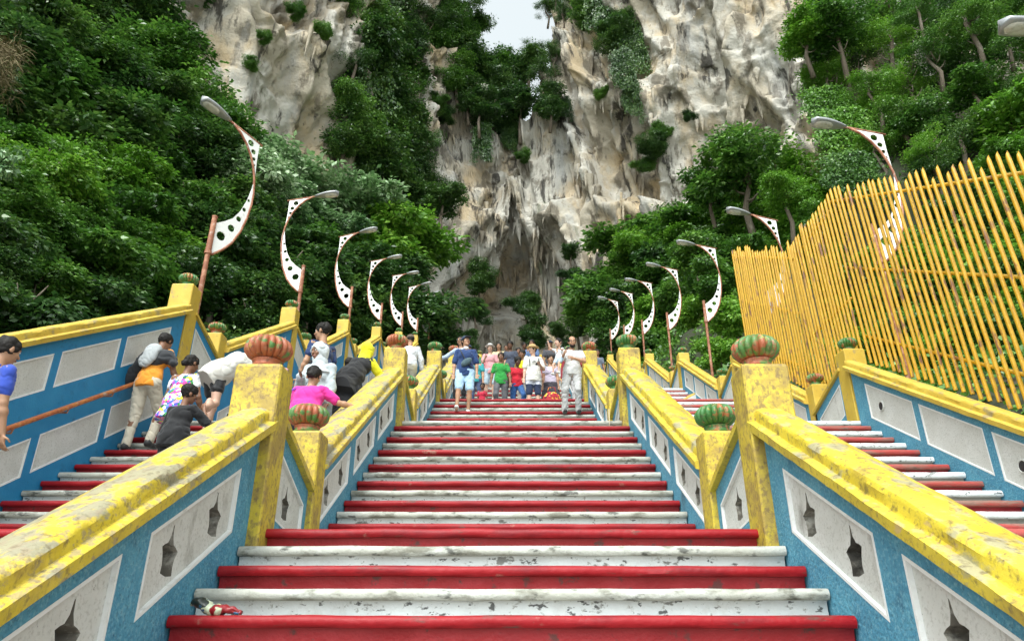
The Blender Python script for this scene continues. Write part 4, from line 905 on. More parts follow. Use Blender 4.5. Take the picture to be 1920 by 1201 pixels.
    # ---- hair
    if hair:
        G = Field(hc-.26*s, hc+.26*s, vox)
        G.ell(hp(0,-.014,.030), np.array([.086,.104,.098])*hs_, H, 0)
        if hair == 'long': G.cone(hp(0,-.06,.0), hp(0,-.085,-.20), .075*hs_, .055*hs_, .03).ell(hp(.055,-.02,-.06), np.array([.035,.05,.10])*hs_, H, .02).ell(hp(-.055,-.02,-.06), np.array([.035,.05,.10])*hs_, H, .02)
        if hair == 'bun': G.ell(hp(0,-.105,-.03), np.array([.055,.045,.048])*hs_, H, .008)
        if hair == 'thick': G.ell(hp(0,-.02,.05), np.array([.094,.108,.092])*hs_, H, .01)
        G.wrinkle(.009, 26, seed, (1,1,.5))
        G.ell(hp(0,.085,-.055), np.array([.082,.085,.105])*hs_, H, cut=True)
        if hair in ('short', 'thick', 'bun', 'bald'): G.plane(hp(0,-.02,-.048 if hair != 'bun' else -.07), H@np.array([0,.35,-1]))
        if hair == 'bald': G.ell(hp(0,.03,.10), np.array([.07,.10,.06])*hs_, H, cut=True)
        if hair == 'bun' and False: pass
        fobj(G, 'hair', [M['hair']], root)
    # ---- clothes
    if top:
        G = Field(lo, hi, vox); t_ = top.get('t', .014); hem = top.get('hem', -.08); wd = top.get('wide', 1.0)*B
        G.ell(waist, (np.array([.135*wd,.100*wd,.15])+t_)*s, T, kk).ell(chest, (np.array([.158*B,.110*B,.155])+t_)*s, T, kk).cone(tp(0,0,.435), SH['R'], (.064+t_*.5)*s, (.050+t_*.8)*s, kk).cone(tp(0,0,.435), SH['L'], (.064+t_*.5)*s, (.050+t_*.8)*s, kk)
        G.ell(tp(0,0,.02), (np.array([.160*wd,.118*wd,.26])+t_*1.15+.004)*s, T, kk)
        if hem < -.12: G.cone(tp(.05,0,-.02), tp(.07*wd,0,hem-.06), .12*s*wd, top.get('flare', .14)*s, kk).cone(tp(-.05,0,-.02), tp(-.07*wd,0,hem-.06), .12*s*wd, top.get('flare', .14)*s, kk)
        if female: G.ell(tp(.06,.085,.31), np.array([.062,.05,.055])*s, T, kk).ell(tp(-.06,.085,.31), np.array([.062,.05,.055])*s, T, kk)
        if top.get('collar'): G.cone(tp(0,-.01,.47), tp(0,.0,.515), .062*s, .064*s, .01)
        G.wrinkle(top.get('wr', .010), 9, seed+3, (1,1,1)); G.plane(tp(0,0,hem), -up)
        G.cone(tp(0,.02,.52), hp(0,-.01,-.03), .060*s, .066*s, cut=True)
        sl = top.get('sleeve', .6)
        G2 = Field(lo, hi, vox)
        for q in 'RL':
            sh, el, wr = A[q]; r1_ = .051*s*B+t_*s*.6
            if sl <= 1: G2.cone(sh, sh+(el-sh)*sl, r1_, (.050+t_*1.0)*s, .015*s)
            else: G2.cone(sh, el, r1_, (.044+t_)*s, .015*s).cone(el, el+(wr-el)*(sl-1), (.044+t_)*s, (.034+t_*.8)*s, .01*s)
        G2.wrinkle(top.get('wr', .010)*.8, 14, seed+5)
        for q in 'RL':
            sh, el, wr = A[q]
            if sl <= 1: e = sh+(el-sh)*sl; d = el-sh; 
            else: e = el+(wr-el)*(sl-1); d = wr-el
            pass
        if top.get('sleeve_col') is None: G.f = np.minimum(G.f, G2.f)
        fobj(G, top.get('name', 'shirt'), [top['mat'] if 'mat' in top else cloth(top['col'])], root)
        if top.get('sleeve_col'):
            ff = G2.f.copy()
            for q_ in 'RL':
                G2.f = ff.copy(); mid = tp(0, 0, .4); sg = 1 if q_ == 'R' else -1; G2.plane(mid+T[:,0]*sg*.12*s, -T[:,0]*sg); fobj(G2, 'sleeve', [cloth(top['sleeve_col'])], root)
    if bottom:
        G = Field(lo, hi, vox); t_ = bottom.get('t', .014); fr = bottom.get('len', 2.0); kind = bottom.get('kind', 'pants'); wz = bottom.get('top', .03)
        G.ell(pel+T@np.array([0,0,0]), (np.array([.155*B,.112*B,.12])+t_)*s, T, kk)
        if kind == 'skirt':
            for q in 'RL':
                hip, kn, an = J[q]; e = hip+(an-hip)*min(1, fr/2); G.cone(hip, e, .12*s, bottom.get('flare', .17)*s, .09*s)
            m_ = (J['R'][0]+J['L'][0])/2; e = (J['R'][2]+J['L'][2])/2; G.cone(m_, m_+(e-m_)*min(1, fr/2), .14*s, bottom.get('flare', .17)*s, .05*s)
        else:
            for q in 'RL':
                hip, kn, an = J[q]; l1 = min(1, fr); l2 = max(0, fr-1)
                G.cone(hip, hip+(kn-hip)*l1, (.084*B+t_)*s, (.084*B+t_+((.054+t_)-(.084*B+t_))*l1+(bottom.get('loose', 0)))*s, .03*s)
                if l2: G.cone(kn, kn+(an-kn)*l2, (.054+t_)*s, (.040+t_*1.0+bottom.get('loose', 0))*s, .02*s)
        G.wrinkle(bottom.get('wr', .009), 10, seed+7, (1,1,1)); G.plane(tp(0,0,wz), up)
        if kind == 'skirt': pass
        o = fobj(G, bottom.get('name', 'trousers' if fr > 1.5 else 'shorts'), [bottom['mat'] if 'mat' in bottom else cloth(bottom['col'])], root)
        if bottom.get('lower'): # darker lower band
            o.data.materials.append(cloth(bottom['lower'])); c = np.zeros(len(o.data.polygons)*3); o.data.polygons.foreach_get('center', c); c = c.reshape(-1, 3)
            zz = pel[2]-.03*s-TH*fr*.5; o.data.polygons.foreach_set('material_index', (c[:,2] < zz).astype(np.int32))
    if shoes:
        for q in 'RL':
            an = J[q][2]; fp = legs.get('foot'+q, 0) if legs else 0; a_ = R(fp); G = Field(an-.30*s, an+.30*s, vox); fd = np.array([0, math.cos(a_), math.sin(a_)]); fu = np.array([0, -math.sin(a_), math.cos(a_)])
            G.cone(an-fd*.025*s-fu*.035*s, an+fd*.12*s-fu*.045*s, .046*s, .036*s, .02).cone(an-fd*.01*s, an-fd*.01*s-fu*.03*s, .045*s, .045*s, .02).ell(an+fd*.10*s-fu*.052*s, np.array([.047,.06,.026])*s, np.stack([np.array([1.,0,0]), fd, fu], 1), .02)
            G.plane(an-fu*.076*s, -fu)
            c_ = {'black': M['shoe_black'], 'white': M['shoe_white'], 'sandal': skin(sk)}[shoes]
            o = fobj(G, 'shoe', [c_], root)
    if hat:
        G = Field(hc-.32*s, hc+.32*s, vox); k_ = hat['kind']
        if k_ in ('cap', 'beanie'):
            G.ell(hp(0,-.012,.040), np.array([.092,.110,.098])*hs_, H, 0).plane(hp(0,0,.036 if k_ == 'cap' else .03), -H[:,2])
            if k_ == 'cap':
                b = Field(hc-.3*s, hc+.3*s, vox); b.ell(hp(0,.10,.046), np.array([.072,.085,.014])*hs_, H@np.array(Matrix.Rotation(R(-10), 3, 'X')), 0); b.plane(hp(0,.055,0), -H[:,1]); o = fobj(b, 'cap_brim', [cloth(hat.get('brim', hat['col']))], root)
            G.ell(hp(0,0,.0), np.array([.080,.098,.09])*hs_, H, cut=True)
        elif k_ == 'brim':
            G.ell(hp(0,-.01,.050), np.array([.090,.108,.115])*hs_, H, 0).plane(hp(0,0,.125), H[:,2]).ell(hp(0,-.01,.052), np.array([.150,.165,.015])*hs_, H, .015); G.plane(hp(0,0,.03), -H[:,2]); G.wrinkle(.006, 12, 3)
            b = Field(hc-.3*s, hc+.3*s, vox); b.ell(hp(0,-.01,.055), np.array([.095,.113,.10])*hs_, H, 0).plane(hp(0,0,.092), H[:,2]).plane(hp(0,0,.066), -H[:,2])
        elif k_ in ('hijab', 'hood'):
            G.ell(hp(0,-.018,.020), np.array([.104,.122,.122])*hs_, H, 0).cone(hp(0,-.02,-.05), tp(0,.0,.44), .085*s, .125*s, .05)
            if k_ == 'hijab': G.ell(tp(0,.02,.36), np.array([.19,.145,.12])*s, T, .05).cone(tp(.02,.11,.40), tp(.05,.13,.16), .06*s, .05*s, .04)
            G.wrinkle(.012, 12, seed+2, (1.5,1.5,.5)); G.ell(hp(0,.120,-.016), np.array([.066,.088,.088])*hs_, H, cut=True)
        fobj(G, {'cap': 'cap', 'beanie': 'beanie', 'brim': 'hat', 'hijab': 'headscarf', 'hood': 'hood'}[k_], [cloth(hat['col'])], root)
        if k_ == 'brim': fobj(b, 'hat_band', [cloth(hat.get('band', (.05,.04,.03)))], root)
    info = dict(root=root, A=A, J=J, pel=pel, tp=tp, hp=hp, hc=hc, T=T, H=H, s=s, hs=hs_, lo=lo, hi=hi)
    if extra: extra(info)
    return info
def W2(info, p):
    r = info['root']; return r.location+Matrix.Rotation(r.rotation_euler.z, 3, 'Z')@Vector(p)
# pattern materials
def floral():
    m = bpy.data.materials.new('floral_cloth'); m.use_nodes = True; n = m.node_tree.nodes; l = m.node_tree.links; b = n['Principled BSDF']; b.inputs['Roughness'].default_value = .8
    g = n.new('ShaderNodeNewGeometry'); v = n.new('ShaderNodeTexVoronoi'); v.inputs['Scale'].default_value = 26; l.new(g.outputs['Position'], v.inputs['Vector'])
    sp = n.new('ShaderNodeSeparateColor'); l.new(v.outputs['Color'], sp.inputs[0]); cr = n.new('ShaderNodeValToRGB'); cr.color_ramp.interpolation = 'CONSTANT'; l.new(sp.outputs[0], cr.inputs[0])
    cols = [(.7,.7,.72), (.05,.10,.5), (.04,.3,.06), (.7,.68,.05), (.65,.06,.3), (.12,.25,.65), (.35,.08,.5), (.75,.75,.78), (.02,.14,.05), (.7,.25,.4)]
    e = cr.color_ramp.elements; e[0].color = (*cols[0], 1); e[1].position = .1; e[1].color = (*cols[1], 1)
    for i, c in enumerate(cols[2:]): k = e.new(.2+i*.1); k.color = (*c, 1)
    l.new(cr.outputs[0], b.inputs['Base Color']); return m
M['floral'] = floral()
# ---------------------------------------------------------------- the people
NEAR = .0088
CAM = 180
def strap(info, a, b, w_, col, name='bag_strap'):
    pass
# --- left stairs
def bag_plain(name, c, r, col, rot=None):
    def f(info):
        G = Field(np.array(c)-max(r)*1.6, np.array(c)+max(r)*1.6, .01); G.ell(c, r, rot, 0); G.wrinkle(.012, 9, 4); fobj(G, name, [cloth(col)], info['root'])
    return f
person(-4.36, 5.7, -25, 1.70, 'man in a blue polo shirt cut by the left edge of the photo', bw=1.12, head=(0,8,0), sk=TAN, top=dict(col=(.035,.075,.42), sleeve=.62, collar=1, hem=-.10), bottom=dict(col=(.04,.04,.05)), arms={'R': ((.10,.05,-1), (.02,.25,-1))}, vox=NEAR, seed=1)
def hoodie(info):                                   # sweatshirt worn over the shoulders with its pale hood hanging
    s, tp = info['s'], info['tp']; G = Field(info['lo'], info['hi'], .0095)
    G.ell(tp(0,-.06,.36), np.array([.205,.11,.17])*s, info['T'], .04).cone(tp(-.16,-.02,.42), tp(-.36,.05,.08), .09*s, .10*s, .06).cone(tp(.16,-.02,.42), tp(.28,.02,.30), .09*s, .07*s, .06); G.wrinkle(.016, 8, 4); fobj(G, 'sweatshirt', [cloth((.035,.037,.042))], info['root'])
    G = Field(info['lo'], info['hi'], .0095); G.ell(tp(0,-.13,.42), np.array([.135,.085,.13])*s, info['T'], .03).ell(tp(-.02,-.15,.30), np.array([.13,.06,.14])*s, info['T'], .04); G.wrinkle(.012, 10, 6); fobj(G, 'hanging_hood', [cloth((.36,.38,.39))], info['root'])
person(-4.88, 9.10, -10, 1.72, 'teenager in an orange shirt, beige trousers and draped dark sweatshirt holding the rusty handrail', lean=13, side=-1, head=(-5,14,0), sk=BROWN, top=dict(col=(.72,.27,.025), sleeve=.5, hem=-.10), bottom=dict(col=(.50,.45,.36), t=.016, loose=.006), shoes='black', arms={'L': ((-.55,.35,-.8), (-.25,.75,-.35)), 'R': ((.25,.3,-1), (.1,.8,-.4))}, legs={'R': ((.03,.55,-.85), (0,-.25,-1)), 'L': ((-.03,.05,-1), (0,-.12,-1))}, extra=hoodie, vox=NEAR, seed=2)
person(-4.14, 8.45, -8, 1.58, 'girl in a colourful flowered shirt with white sleeves and her dark hair tied back', lean=14, head=(-20,5,0), hair='bun', sk=BROWN, female=True, top=dict(mat=M['floral'], sleeve_col=(.68,.68,.70), sleeve=.42, hem=-.22, wide=1.05), bottom=dict(col=(.03,.10,.16)), arms={'L': ((-.30,.05,-1), (.15,.55,-.8)), 'R': ((.30,.10,-1), (-.05,.6,-.8))}, legs={'L': ((-.03,.45,-.9), (0,-.25,-1))}, vox=NEAR, seed=3)
person(-3.68, 7.62, -12, 1.30, 'small boy in a black T-shirt resting his cheek on his hand', lean=10, head=(-38,6,6), hair='thick', hs=1.12, sk=BROWN, bw=1.12, top=dict(col=(.012,.012,.014), sleeve=.95, hem=-.16, t=.026, wide=1.1), bottom=dict(col=(.012,.012,.015), t=.02), arms={'R': ((.55,.45,-.62), (-.42,.12,.95), (0,1,0), .9), 'L': ((-.25,.1,-1), (.0,.5,-.8))}, vox=NEAR, seed=4)
def bent_extra(info):
    pass
person(-4.28, 9.75, -38, 1.80, 'man in a loose white T-shirt bending forward, one bare leg kicked back', lean=46, side=12, head=(10,10,0), sk=FAIR, bw=1.18, top=dict(col=(.60,.58,.53), sleeve=.6, hem=-.16, t=.03, wide=1.15), bottom=dict(col=(.02,.02,.022), len=.5, t=.02), shoes='sandal', arms={'L': ((-.15,.15,-1), (.05,.35,-1)), 'R': ((.25,.45,-.9), (.1,.5,-.8))}, legs={'R': ((.18,-.05,-1), (.35,-.75,-.45)), 'L': ((-.03,.25,-1), (0,-.18,-1))}, vox=NEAR, seed=5)
person(-2.62, 9.3, 55, 1.72, 'young man with thick black hair in a navy T-shirt looking to the left', lean=6, head=(25,0,0), hair='thick', sk=TAN, top=dict(col=(.015,.035,.11), sleeve=.6, hem=-.1), bottom=dict(col=(.03,.03,.035)), arms={'L': ((-.25,.10,-1), (.0,.45,-.9)), 'R': ((.18,-.1,-1), (.0,.3,-1))}, vox=NEAR, seed=6)
person(-3.72, 12.3, 0, 1.70, 'person with short black hair in a white shirt behind the large left finial', lean=10, head=(0,8,0), hair='thick', sk=BROWN, top=dict(col=(.62,.64,.70), sleeve=1.7, hem=-.14, t=.022), bottom=dict(col=(.03,.03,.035)), seed=7)
person(-3.05, 12.6, -20, 1.66, 'dark haired person beside the white-shirted one on the left stairs', head=(10,0,0), hair='thick', sk=BROWN, top=dict(col=(.05,.05,.055)), bottom=dict(col=(.03,.03,.035)), seed=71)
person(-2.38, 8.35, 172, 1.62, 'woman in a white headscarf looking down over the left rail', head=(-30,8,6), hair=None, female=True, sk=BROWN, hat=dict(kind='hijab', col=(.50,.54,.56)), top=dict(col=(.40,.45,.47), sleeve=1.9, hem=-.45, t=.03, flare=.2), bottom=dict(col=(.30,.33,.35), kind='skirt'), arms={'R': ((.2,.35,-.9), (-.3,.7,.2)), 'L': ((-.15,.1,-1), (.0,.4,-.9))}, vox=NEAR, seed=8)
def purple_bag(info):
    s, tp = info['s'], info['tp']; c = tp(-.27,-.02,.05); G = Field(c-.35, c+.35, .009); G.ell(c, np.array([.06,.15,.17])*s, info['T'], 0).ell(c+[0,0,-.06], np.array([.07,.16,.12])*s, None, .03); G.wrinkle(.02, 9, 4); o = fobj(G, 'shoulder_bag', [cloth((.22,.10,.62))], info['root'])
    b = MB(); b.tube([tp(-.27,-.10,.18), tp(-.24,-.13,.35), tp(-.15,-.05,.50), tp(-.20,.10,.38), tp(-.27,.08,.18)], .018*s, 8, flat=.5).build('bag_strap', cloth((.22,.10,.62)), info['root'], smooth=True)
person(-2.36, 7.78, -8, 1.50, 'woman in a magenta T-shirt with a black hair bun and purple shoulder bag', lean=20, side=0, head=(8,4,0), hair='bun', female=True, bw=1.28, hs=1.1, sk=TAN, top=dict(col=(.62,.03,.27), sleeve=.75, hem=-.12, t=.02, wide=1.1), bottom=dict(col=(.03,.03,.04)), arms={'R': ((.75,.25,-.55), (.75,.45,-.10), (0,-.3,-1), .3), 'L': ((-.3,.3,-.9), (.1,.8,-.4))}, extra=purple_bag, vox=NEAR, seed=9)
person(-2.36, 9.75, -18, 1.64, 'woman in a long black dress over a yellow hooded top leaning forward to the rail', lean=36, side=10, head=(-10,-6,0), hair=None, female=True, sk=BROWN, bw=1.1, hat=dict(kind='hood', col=(.72,.68,.02)), top=dict(col=(.010,.010,.012), name='dress', sleeve=1.85, sleeve_col=(.70,.66,.02), hem=-.30, t=.03, wide=1.15, flare=.22), bottom=dict(col=(.010,.010,.012), kind='skirt', len=1.55, flare=.24), arms={'R': ((.35,.55,-.70), (.25,.85,-.05), (0,-.3,-1), .4), 'L': ((-.40,.35,-.9), (-.1,.5,-.9))}, extra=lambda i: bag_plain('underskirt', i['pel']+np.array([0,-.02,-.62*i['s']]), [.19,.17,.26], (.72,.60,.02))(i), vox=NEAR, seed=10)
person(-2.32, 15.1, 4, 1.70, 'man in a white long-sleeved shirt and brown knitted cap climbing away', lean=8, head=(20,4,0), sk=TAN, hat=dict(kind='beanie', col=(.10,.07,.05)), bw=1.1, top=dict(col=(.56,.58,.62), sleeve=1.8, hem=-.02, t=.022), bottom=dict(col=(.48,.46,.38), t=.02), arms={'L': ((-.35,.1,-1), (-.1,.35,-1)), 'R': ((.35,.1,-1), (.1,.35,-1))}, legs={'R': ((.03,.5,-.85), (0,-.2,-1))}, vox=.0105, seed=11)
person(-4.55, 13.1, 20, 1.66, 'person in a pink top far up the left stairs', head=(0,5,0), hair='long', female=True, sk=BROWN, top=dict(col=(.55,.30,.32)), bottom=dict(col=(.05,.05,.06)), vox=.012, seed=12)
# --- central stairs
def crossbag(info):
    s, tp, T = info['s'], info['tp'], info['T']; c = tp(-.02,.165,.16); G = Field(c-.3, c+.3, .008); Q = T@np.array(Matrix.Rotation(R(38), 3, 'Y')); G.ell(c, np.array([.135,.05,.075])*s, Q, 0); G.wrinkle(.005, 14, 4); o = fobj(G, 'waist_bag', [cloth((.06,.10,.12))], info['root'])
    b = MB(); b.tube([tp(-.10,.155,.07), tp(.0,.165,.20), tp(.09,.145,.38), tp(.12,.03,.50), tp(.08,-.12,.40), tp(-.10,-.13,.20), tp(-.19,.0,.05), tp(-.10,.155,.07)], .022*s, 8, flat=.45).build('bag_strap', cloth((.03,.035,.04)), info['root'], smooth=True)
    G = Field(tp(0,0,.5)-.2, tp(0,0,.5)+.2, .008); G.cone(tp(0,-.02,.485), tp(0,.01,.525), .072*s, .066*s, 0).cone(tp(0,.01,.50), info['hp'](0,-.01,-.05), .056*s, .056*s, cut=True); fobj(G, 'neck_towel', [cloth((.6,.6,.6))], info['root'])
person(-1.02, 14.72, CAM+4, 1.80, 'older man in navy T-shirt, light blue shorts and cap coming down the central stairs', lean=-2, head=(28,-14,0), hair='short', sk=TAN, hat=dict(kind='cap', col=(.015,.03,.07), brim=(.02,.02,.03)), top=dict(col=(.018,.045,.14), sleeve=.85, hem=-.12, t=.020, wide=1.02), bottom=dict(col=(.36,.52,.68), len=.86, t=.030), shoes='white', arms={'R': ((.22,-.02,-1), (.05,.22,-1)), 'L': ((-.22,.0,-1), (-.05,.30,-1))}, legs={'R': ((.10,.28,-1), (.06,.10,-1)), 'L': ((-.02,.20,-1), (.05,-.22,-1)), 'footR': 18}, extra=crossbag, vox=NEAR, bw=1.04, seed=20)
def shades(info):
    b = MB()
    for sg in (1, -1):
        c = info['hp'](sg*.031, .098, .012); b.lathe([(.002, .0), (.022*info['s'], .001), (.022*info['s'], .006), (.002, .007)], 12)
        n = 4*12; V = [Vector(v) for v in b.v[-n:]]; b.v[-n:] = [tuple(Vector(c)+Vector((v.x, v.z, v.y))) for v in V]
    b.build('sunglasses', M['hole_dark'], info['root'])
person(-1.22, 15.95, CAM-8, 1.66, 'person in sunglasses and pale blue sleeves just behind the older man', head=(-10,0,8), hair='long', female=True, sk=TAN, hat=None, top=dict(col=(.40,.50,.66), sleeve=1.9, hem=-.1), bottom=dict(col=(.02,.02,.025)), arms={'R': ((.75,.15,-.6), (.8,.2,-.35), (0,.2,-1), .3), 'L': ((-.15,.1,-1), (0,.5,-.8))}, legs={'L': ((-.05,.45,-.9), (0,-.3,-1))}, extra=shades, vox=.0105, seed=21)
def baby_wrap(i2): pass
g = person(1.27, 14.25, CAM+2, 1.74, 'bearded man in white T-shirt and light grey trousers carrying a baby down', lean=2, side=-2, head=(2,20,4), hair='bald', sk=TAN, bw=1.10, top=dict(col=(.60,.60,.60), sleeve=.55, hem=-.06, t=.018, wide=1.0), bottom=dict(col=(.40,.40,.40), t=.018, loose=.006, wr=.014), shoes='black', arms={'R': ((.30,.42,-.85), (-.15,.85,.22), (-.9,0,.2), .6), 'L': ((-.20,.50,-.85), (.92,.40,.12), (.3,-.5,0), .5)}, legs={'R': ((.22,.32,-1), (.02,-.16,-1)), 'L': ((.0,.36,-1), (-.04,-.40,-1))}, vox=NEAR, seed=22,
    extra=lambda i: (lambda G: (G.ell(i['hp'](0,.045,-.072), np.array([.056,.052,.050])*i['hs'], i['H'], 0), G.ell(i['hp'](0,.085,-.045), np.array([.030,.03,.016])*i['hs'], i['H'], cut=True), fobj(G, 'beard', [M['hair']], i['root'])))(Field(i['hc']-.2, i['hc']+.2, .007)))
bp = W2(g, g['A']['R'][2]); fz = bp.z+.02
person(.99, 14.02, CAM-38, .80, 'baby in a white and pale blue outfit held in the arms of the bearded man', hs=1.75, head=(-10,0,0), hair='short', sk=FAIR, bw=1.25, top=dict(col=(.66,.70,.76), sleeve=.5, hem=-.1), bottom=dict(col=(.40,.52,.66), len=.5, t=.03), shoes='white', arms={'R': ((.5,.4,.3), (.1,.3,.9)), 'L': ((-.4,.6,-.4), (.2,.6,.0))}, legs={'R': ((.12,.65,-.7), (.0,.05,-1)), 'L': ((-.16,.65,-.7), (-.0,.05,-1))}, z=floor_z(14.25)+.76, vox=.0075, seed=23)
def tee_print(info):
    tp, s = info['tp'], info['s']; b = MB()
    for (a, c, w_) in ((-.03,.33,.02),(-.01,.345,.018),(.02,.335,.02),(.04,.31,.012)): b.tube([tp(a-w_,.150,c), tp(a+w_,.150,c+.012)], .008, 6)
    b.build('shirt_print', cloth((.25,.26,.26)), info['root'])
    for sg in (1, -1): MB().tube([tp(sg*.11,.135,.22), tp(sg*.115,.135,.38), tp(sg*.12,.03,.505), tp(sg*.12,-.12,.42)], .011*s, 6).build('backpack_strap', cloth((.12,.13,.13)), info['root'], smooth=True)
    G = Field(tp(0,-.2,.25)-.3, tp(0,-.2,.25)+.3, .012); G.ell(tp(0,-.19,.25), np.array([.15,.10,.20])*s, info['T'], 0); fobj(G, 'backpack', [cloth((.06,.07,.07))], info['root'])
    wr = info['A']['L'][2]; b = MB(); b.box(-.035,.035,-.07,.07,-.005,.005); o = b.build('phone', M['hole_dark'], info['root']); o.location = tuple(wr+np.array([.07,.06,.03])); o.rotation_euler = (R(25), 0, R(30))
person(.53, 16.75, CAM+8, 1.76, 'young man in a straw hat and white printed T-shirt holding a phone', head=(-58,2,0), hair='short', sk=FAIR, hat=dict(kind='brim', col=(.55,.38,.17), band=(.30,.18,.08)), top=dict(col=(.62,.61,.57), sleeve=.75, hem=-.14, t=.026, wide=1.05), bottom=dict(col=(.52,.54,.62), lower=(.02,.03,.07), len=.95, t=.026), shoes='black', arms={'R': ((.16,.0,-1), (.12,.18,-1)), 'L': ((-.30,.05,-.95), (.45,.80,.10), (0,0,1), .5)}, extra=tee_print, vox=.0095, seed=24)
person(-.28, 16.95, CAM-5, 1.64, 'man in a green polo shirt and grey trousers stepping down', head=(5,18,0), sk=BROWN, top=dict(col=(.02,.24,.04), sleeve=.65, collar=1, hem=-.1, wide=1.05), bottom=dict(col=(.09,.09,.10), t=.02), arms={'R': ((.25,.05,-1), (.1,.2,-1)), 'L': ((-.25,.05,-1), (-.1,.25,-1))}, legs={'R': ((.05,.40,-.9), (0,-.35,-1))}, vox=.0105, seed=25)
person(.12, 17.25, CAM+12, 1.63, 'man in a red shirt and blue jeans looking down at the steps', head=(10,30,0), sk=DARKB, hair='thick', top=dict(col=(.52,.012,.03), sleeve=.7, hem=-.06), bottom=dict(col=(.03,.10,.28), t=.018), arms={'R': ((.2,.1,-1), (.0,.5,-.9)), 'L': ((-.25,.1,-1), (-.1,.3,-1))}, legs={'L': ((-.1,.65,-.75), (0,-.35,-1))}, vox=.0105, seed=26)
person(-.63, 19.2, CAM, 1.70, 'man in a pink polo shirt, pale shorts and white hat', head=(0,5,0), sk=FAIR, hat=dict(kind='brim', col=(.62,.62,.60)), top=dict(col=(.62,.30,.32), sleeve=.6, hem=-.12), bottom=dict(col=(.42,.52,.60), len=.85, t=.025), shoes='white', arms={'R': ((.2,.2,-1), (-.3,.7,.4)), 'L': ((-.2,.0,-1), (0,.2,-1))}, vox=.0105, seed=27)
person(.98, 17.2, CAM-6, 1.66, 'woman in a pale lilac top and dark skirt behind the bearded man', head=(20,0,0), hair='thick', female=True, sk=TAN, top=dict(col=(.50,.44,.55), sleeve=.4, hem=-.05), bottom=dict(col=(.06,.055,.07), kind='skirt', len=1.1), vox=.0105, seed=28)
person(1.42, 16.6, CAM-2, 1.64, 'woman in a dark red top mostly hidden behind the bearded man', head=(0,0,0), hair='thick', sk=TAN, female=True, top=dict(col=(.22,.02,.03), sleeve=1.9), bottom=dict(col=(.45,.44,.45)), arms={'L': ((-.75,.2,-.6), (-.8,.3,-.2), (0,.2,-1), .3)}, vox=.0105, seed=29)
crowd = [(.30,18.4,1.66,(.68,.60,.02),'person in a yellow shirt between the red shirt and the straw hat',BROWN,'thick'),(-.98,18.6,1.62,(.03,.28,.30),'person in a teal top beside the left rail of the central stairs',TAN,'short'),(-1.30,20.2,1.62,(.30,.12,.12),'person with sunglasses and a dark cap behind the left finial',TAN,'short'),
 (-.42,21.4,1.72,(.62,.52,.30),'person in a pale yellow top above the green polo shirt',TAN,'long'),(-.05,19.8,1.72,(.05,.06,.09),'dark haired man in navy between the green and red shirts',DARKB,'thick'),(.20,21.8,1.70,(.45,.46,.48),'person in a grey shirt high behind the red-shirted man',BROWN,'thick'),(.62,20.6,1.64,(.10,.16,.30),'person in a blue top behind the straw hat',BROWN,'thick'),
 (.85,22.4,1.66,(.40,.10,.10),'person in a brick red top right of the straw hat, farther up',TAN,'thick'),(1.20,21.2,1.70,(.06,.06,.07),'person in black behind the baby',BROWN,'short'),(1.45,23.2,1.66,(.50,.50,.52),'person in white near the right rail, far up',TAN,'thick'),(-.85,23.4,1.70,(.50,.14,.18),'person in coral red far up the centre left',TAN,'short'),(-1.35,24.5,1.66,(.07,.22,.12),'person in dark green far up by the left rail',BROWN,'thick'),
 (-.2,24.9,1.68,(.60,.58,.54),'person in a cream shirt far up the middle',BROWN,'short'),(.45,25.5,1.70,(.10,.10,.30),'person in indigo far up the middle',DARKB,'thick'),(1.0,26.6,1.62,(.55,.35,.05),'person in orange far up the centre right',BROWN,'long'),(-.65,27.5,1.66,(.03,.03,.04),'person in black far up the centre left',TAN,'thick'),(.1,28.6,1.7,(.50,.05,.05),'person in red at the far top of the crowd',BROWN,'thick'),(.75,29.8,1.66,(.30,.40,.55),'person in light blue at the far top of the crowd',TAN,'short')]
for i, (x, y, h_, c, lb, sk_, hr) in enumerate(crowd):
    person(x, y, CAM+rng.uniform(-25, 25), h_, lb, 'people farther up the stairs', head=(rng.uniform(-25,25), rng.uniform(0,16), 0), hair=hr, sk=sk_, top=dict(col=c, sleeve=rng.choice([.6,.7,1.8])), bottom=dict(col=rng.choice([(.03,.03,.04),(.05,.07,.14),(.30,.28,.25)])), arms={'R': ((.2,.1,-1), (rng.uniform(-.2,.2),.5,-.7))}, vox=.014, hat=dict(kind='cap', col=(.02,.03,.06)) if i in (2, 8) else None, seed=40+i)
person(-.78, 18.0, CAM, 1.02, 'small child in a red top sitting low beside the pink-shirted man', hair='thick', hs=1.2, sk=DARKB, top=dict(col=(.45,.02,.05)), bottom=dict(col=(.35,.02,.06)), legs={'R': ((.2,.9,-.3), (0,.1,-1)), 'L': ((-.2,.9,-.3), (0,.1,-1))}, vox=.012, seed=70)
person(3.1, 24.2, CAM, 1.66, 'person in grey on the right stairs far up', hair='thick', sk=BROWN, top=dict(col=(.12,.14,.18)), bottom=dict(col=(.05,.05,.06)), vox=.014, seed=72)
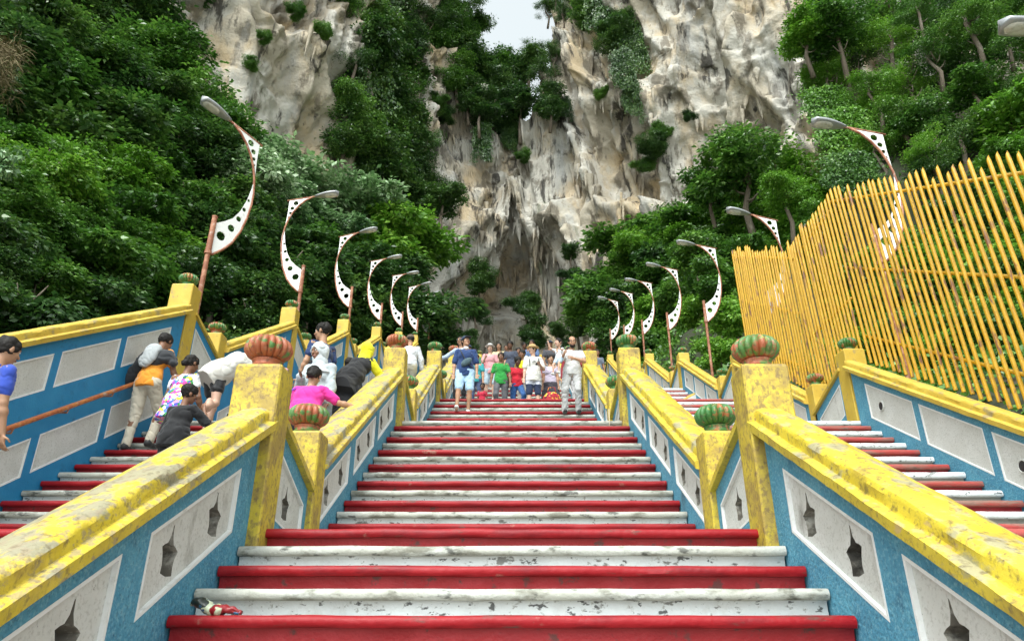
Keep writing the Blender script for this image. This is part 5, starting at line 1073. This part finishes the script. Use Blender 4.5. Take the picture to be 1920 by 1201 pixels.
# ---------------------------------------------------------------- small things on the steps
c = at(1035, 738, 16.0); G = Field(np.array([-.3,-.2,-.3]), np.array([.3,.2,.3]), .01); G.ell([0,0,0], [.21,.12,.17], None, 0).ell([.0,0,-.10], [.19,.12,.09], None, .03); G.wrinkle(.015, 8, 3); G.plane([0,0,-.16], [0,0,-1])
t = empty('cloth_bag', (c.x, 16.1, floor_z(16.1)+.16), label='red and yellow patterned cloth bag standing on the landing beside the bearded man', cat='bag')
m = mat('red_yellow_cloth', [(.38,.02,.03), ((.70,.48,.04), 9,.52,.56,2,I1,1), ((.10,.01,.02), 12,.56,.6,2,I1,1)], rough=.8); fobj(G, 'bag_body', [m], t); MB().tube([(-.1,0,.14),(-.07,0,.28),(.07,0,.28),(.1,0,.14)], .012, 8).build('handle', m, t, smooth=True)
# crumpled wrapper on the second step
M['foil'] = mat('wrapper_foil', [(.012,.018,.014), ((.26,.01,.015), 6,.50,.52,2,I1,1), ((.50,.56,.40), 8,.52,.54,2,I1,1), ((.03,.10,.20), 22,.60,.62,3,I1,1), ((.60,.45,.05), 30,.66,.68,3,I1,1)], rough=.3, bump=.5, bscale=50)
nx_, ny_ = 34, 16; V = []; r2 = np.random.RandomState(3)
for i in range(nx_):
    for j in range(ny_):
        u, v = i/(nx_-1), j/(ny_-1); a = v*2*math.pi; rad = (.018+.028*math.sin(u*math.pi)**.6)*(1-.65*u**2)+.004; q = float(vn(u*7, v*4, 1, 5))*.016
        V.append((-.155+u*.31, math.cos(a)*(rad+q)*1.3, .028+math.sin(a)*(rad*.9+q)*.9+.045*math.exp(-((u-.12)/.16)**2)+.004*math.sin(u*40)))
F = [(i*ny_+j, i*ny_+(j+1) % ny_, (i+1)*ny_+(j+1) % ny_, (i+1)*ny_+j) for i in range(nx_-1) for j in range(ny_)]+[tuple(range(ny_)), tuple((nx_-1)*ny_+j for j in reversed(range(ny_)))]
D0 = NB[1]+10*TR; o = MB().add(V, F).build('crumpled_wrapper', M['foil'], smooth=True); o.location = (-1.50, D0+.075, FL_BASE_H[1]+11*RI[1]+.002); o.rotation_euler = (0, R(3), R(-6)); o.scale = (.85,.85,.85); tag(o, 'crumpled red, green and black wrapper at the left end of a low red step', 'litter')
# little yellow hand broom
D0 = NB[2]+13*TR; t = empty('hand_broom', (1.40, D0+.06, FL_BASE_H[2]+13*RI[2]+RI[2]*0), label='little yellow whisk with a thin pale stick standing at the right end of the steps', cat='broom')
G = Field(np.array([-.2,-.15,-.1]), np.array([.2,.15,.2]), .006); G.ell([0,0,.03], [.085,.05,.045], None, 0); G.wrinkle(.012, 30, 4, (1,1,.2)); fobj(G, 'bristles', [mat('straw', [(.55,.48,.06), ((.25,.22,.03), 30,.5,.6,4,(1,1,.2),.8)], rough=.8)], t)
MB().tube([(.01,0,.06),(.025,.0,.2),(.03,.01,.42)], .007, 8).build('stick', mat('pale_wood', [(.5,.42,.3)], rough=.6), t, smooth=True)
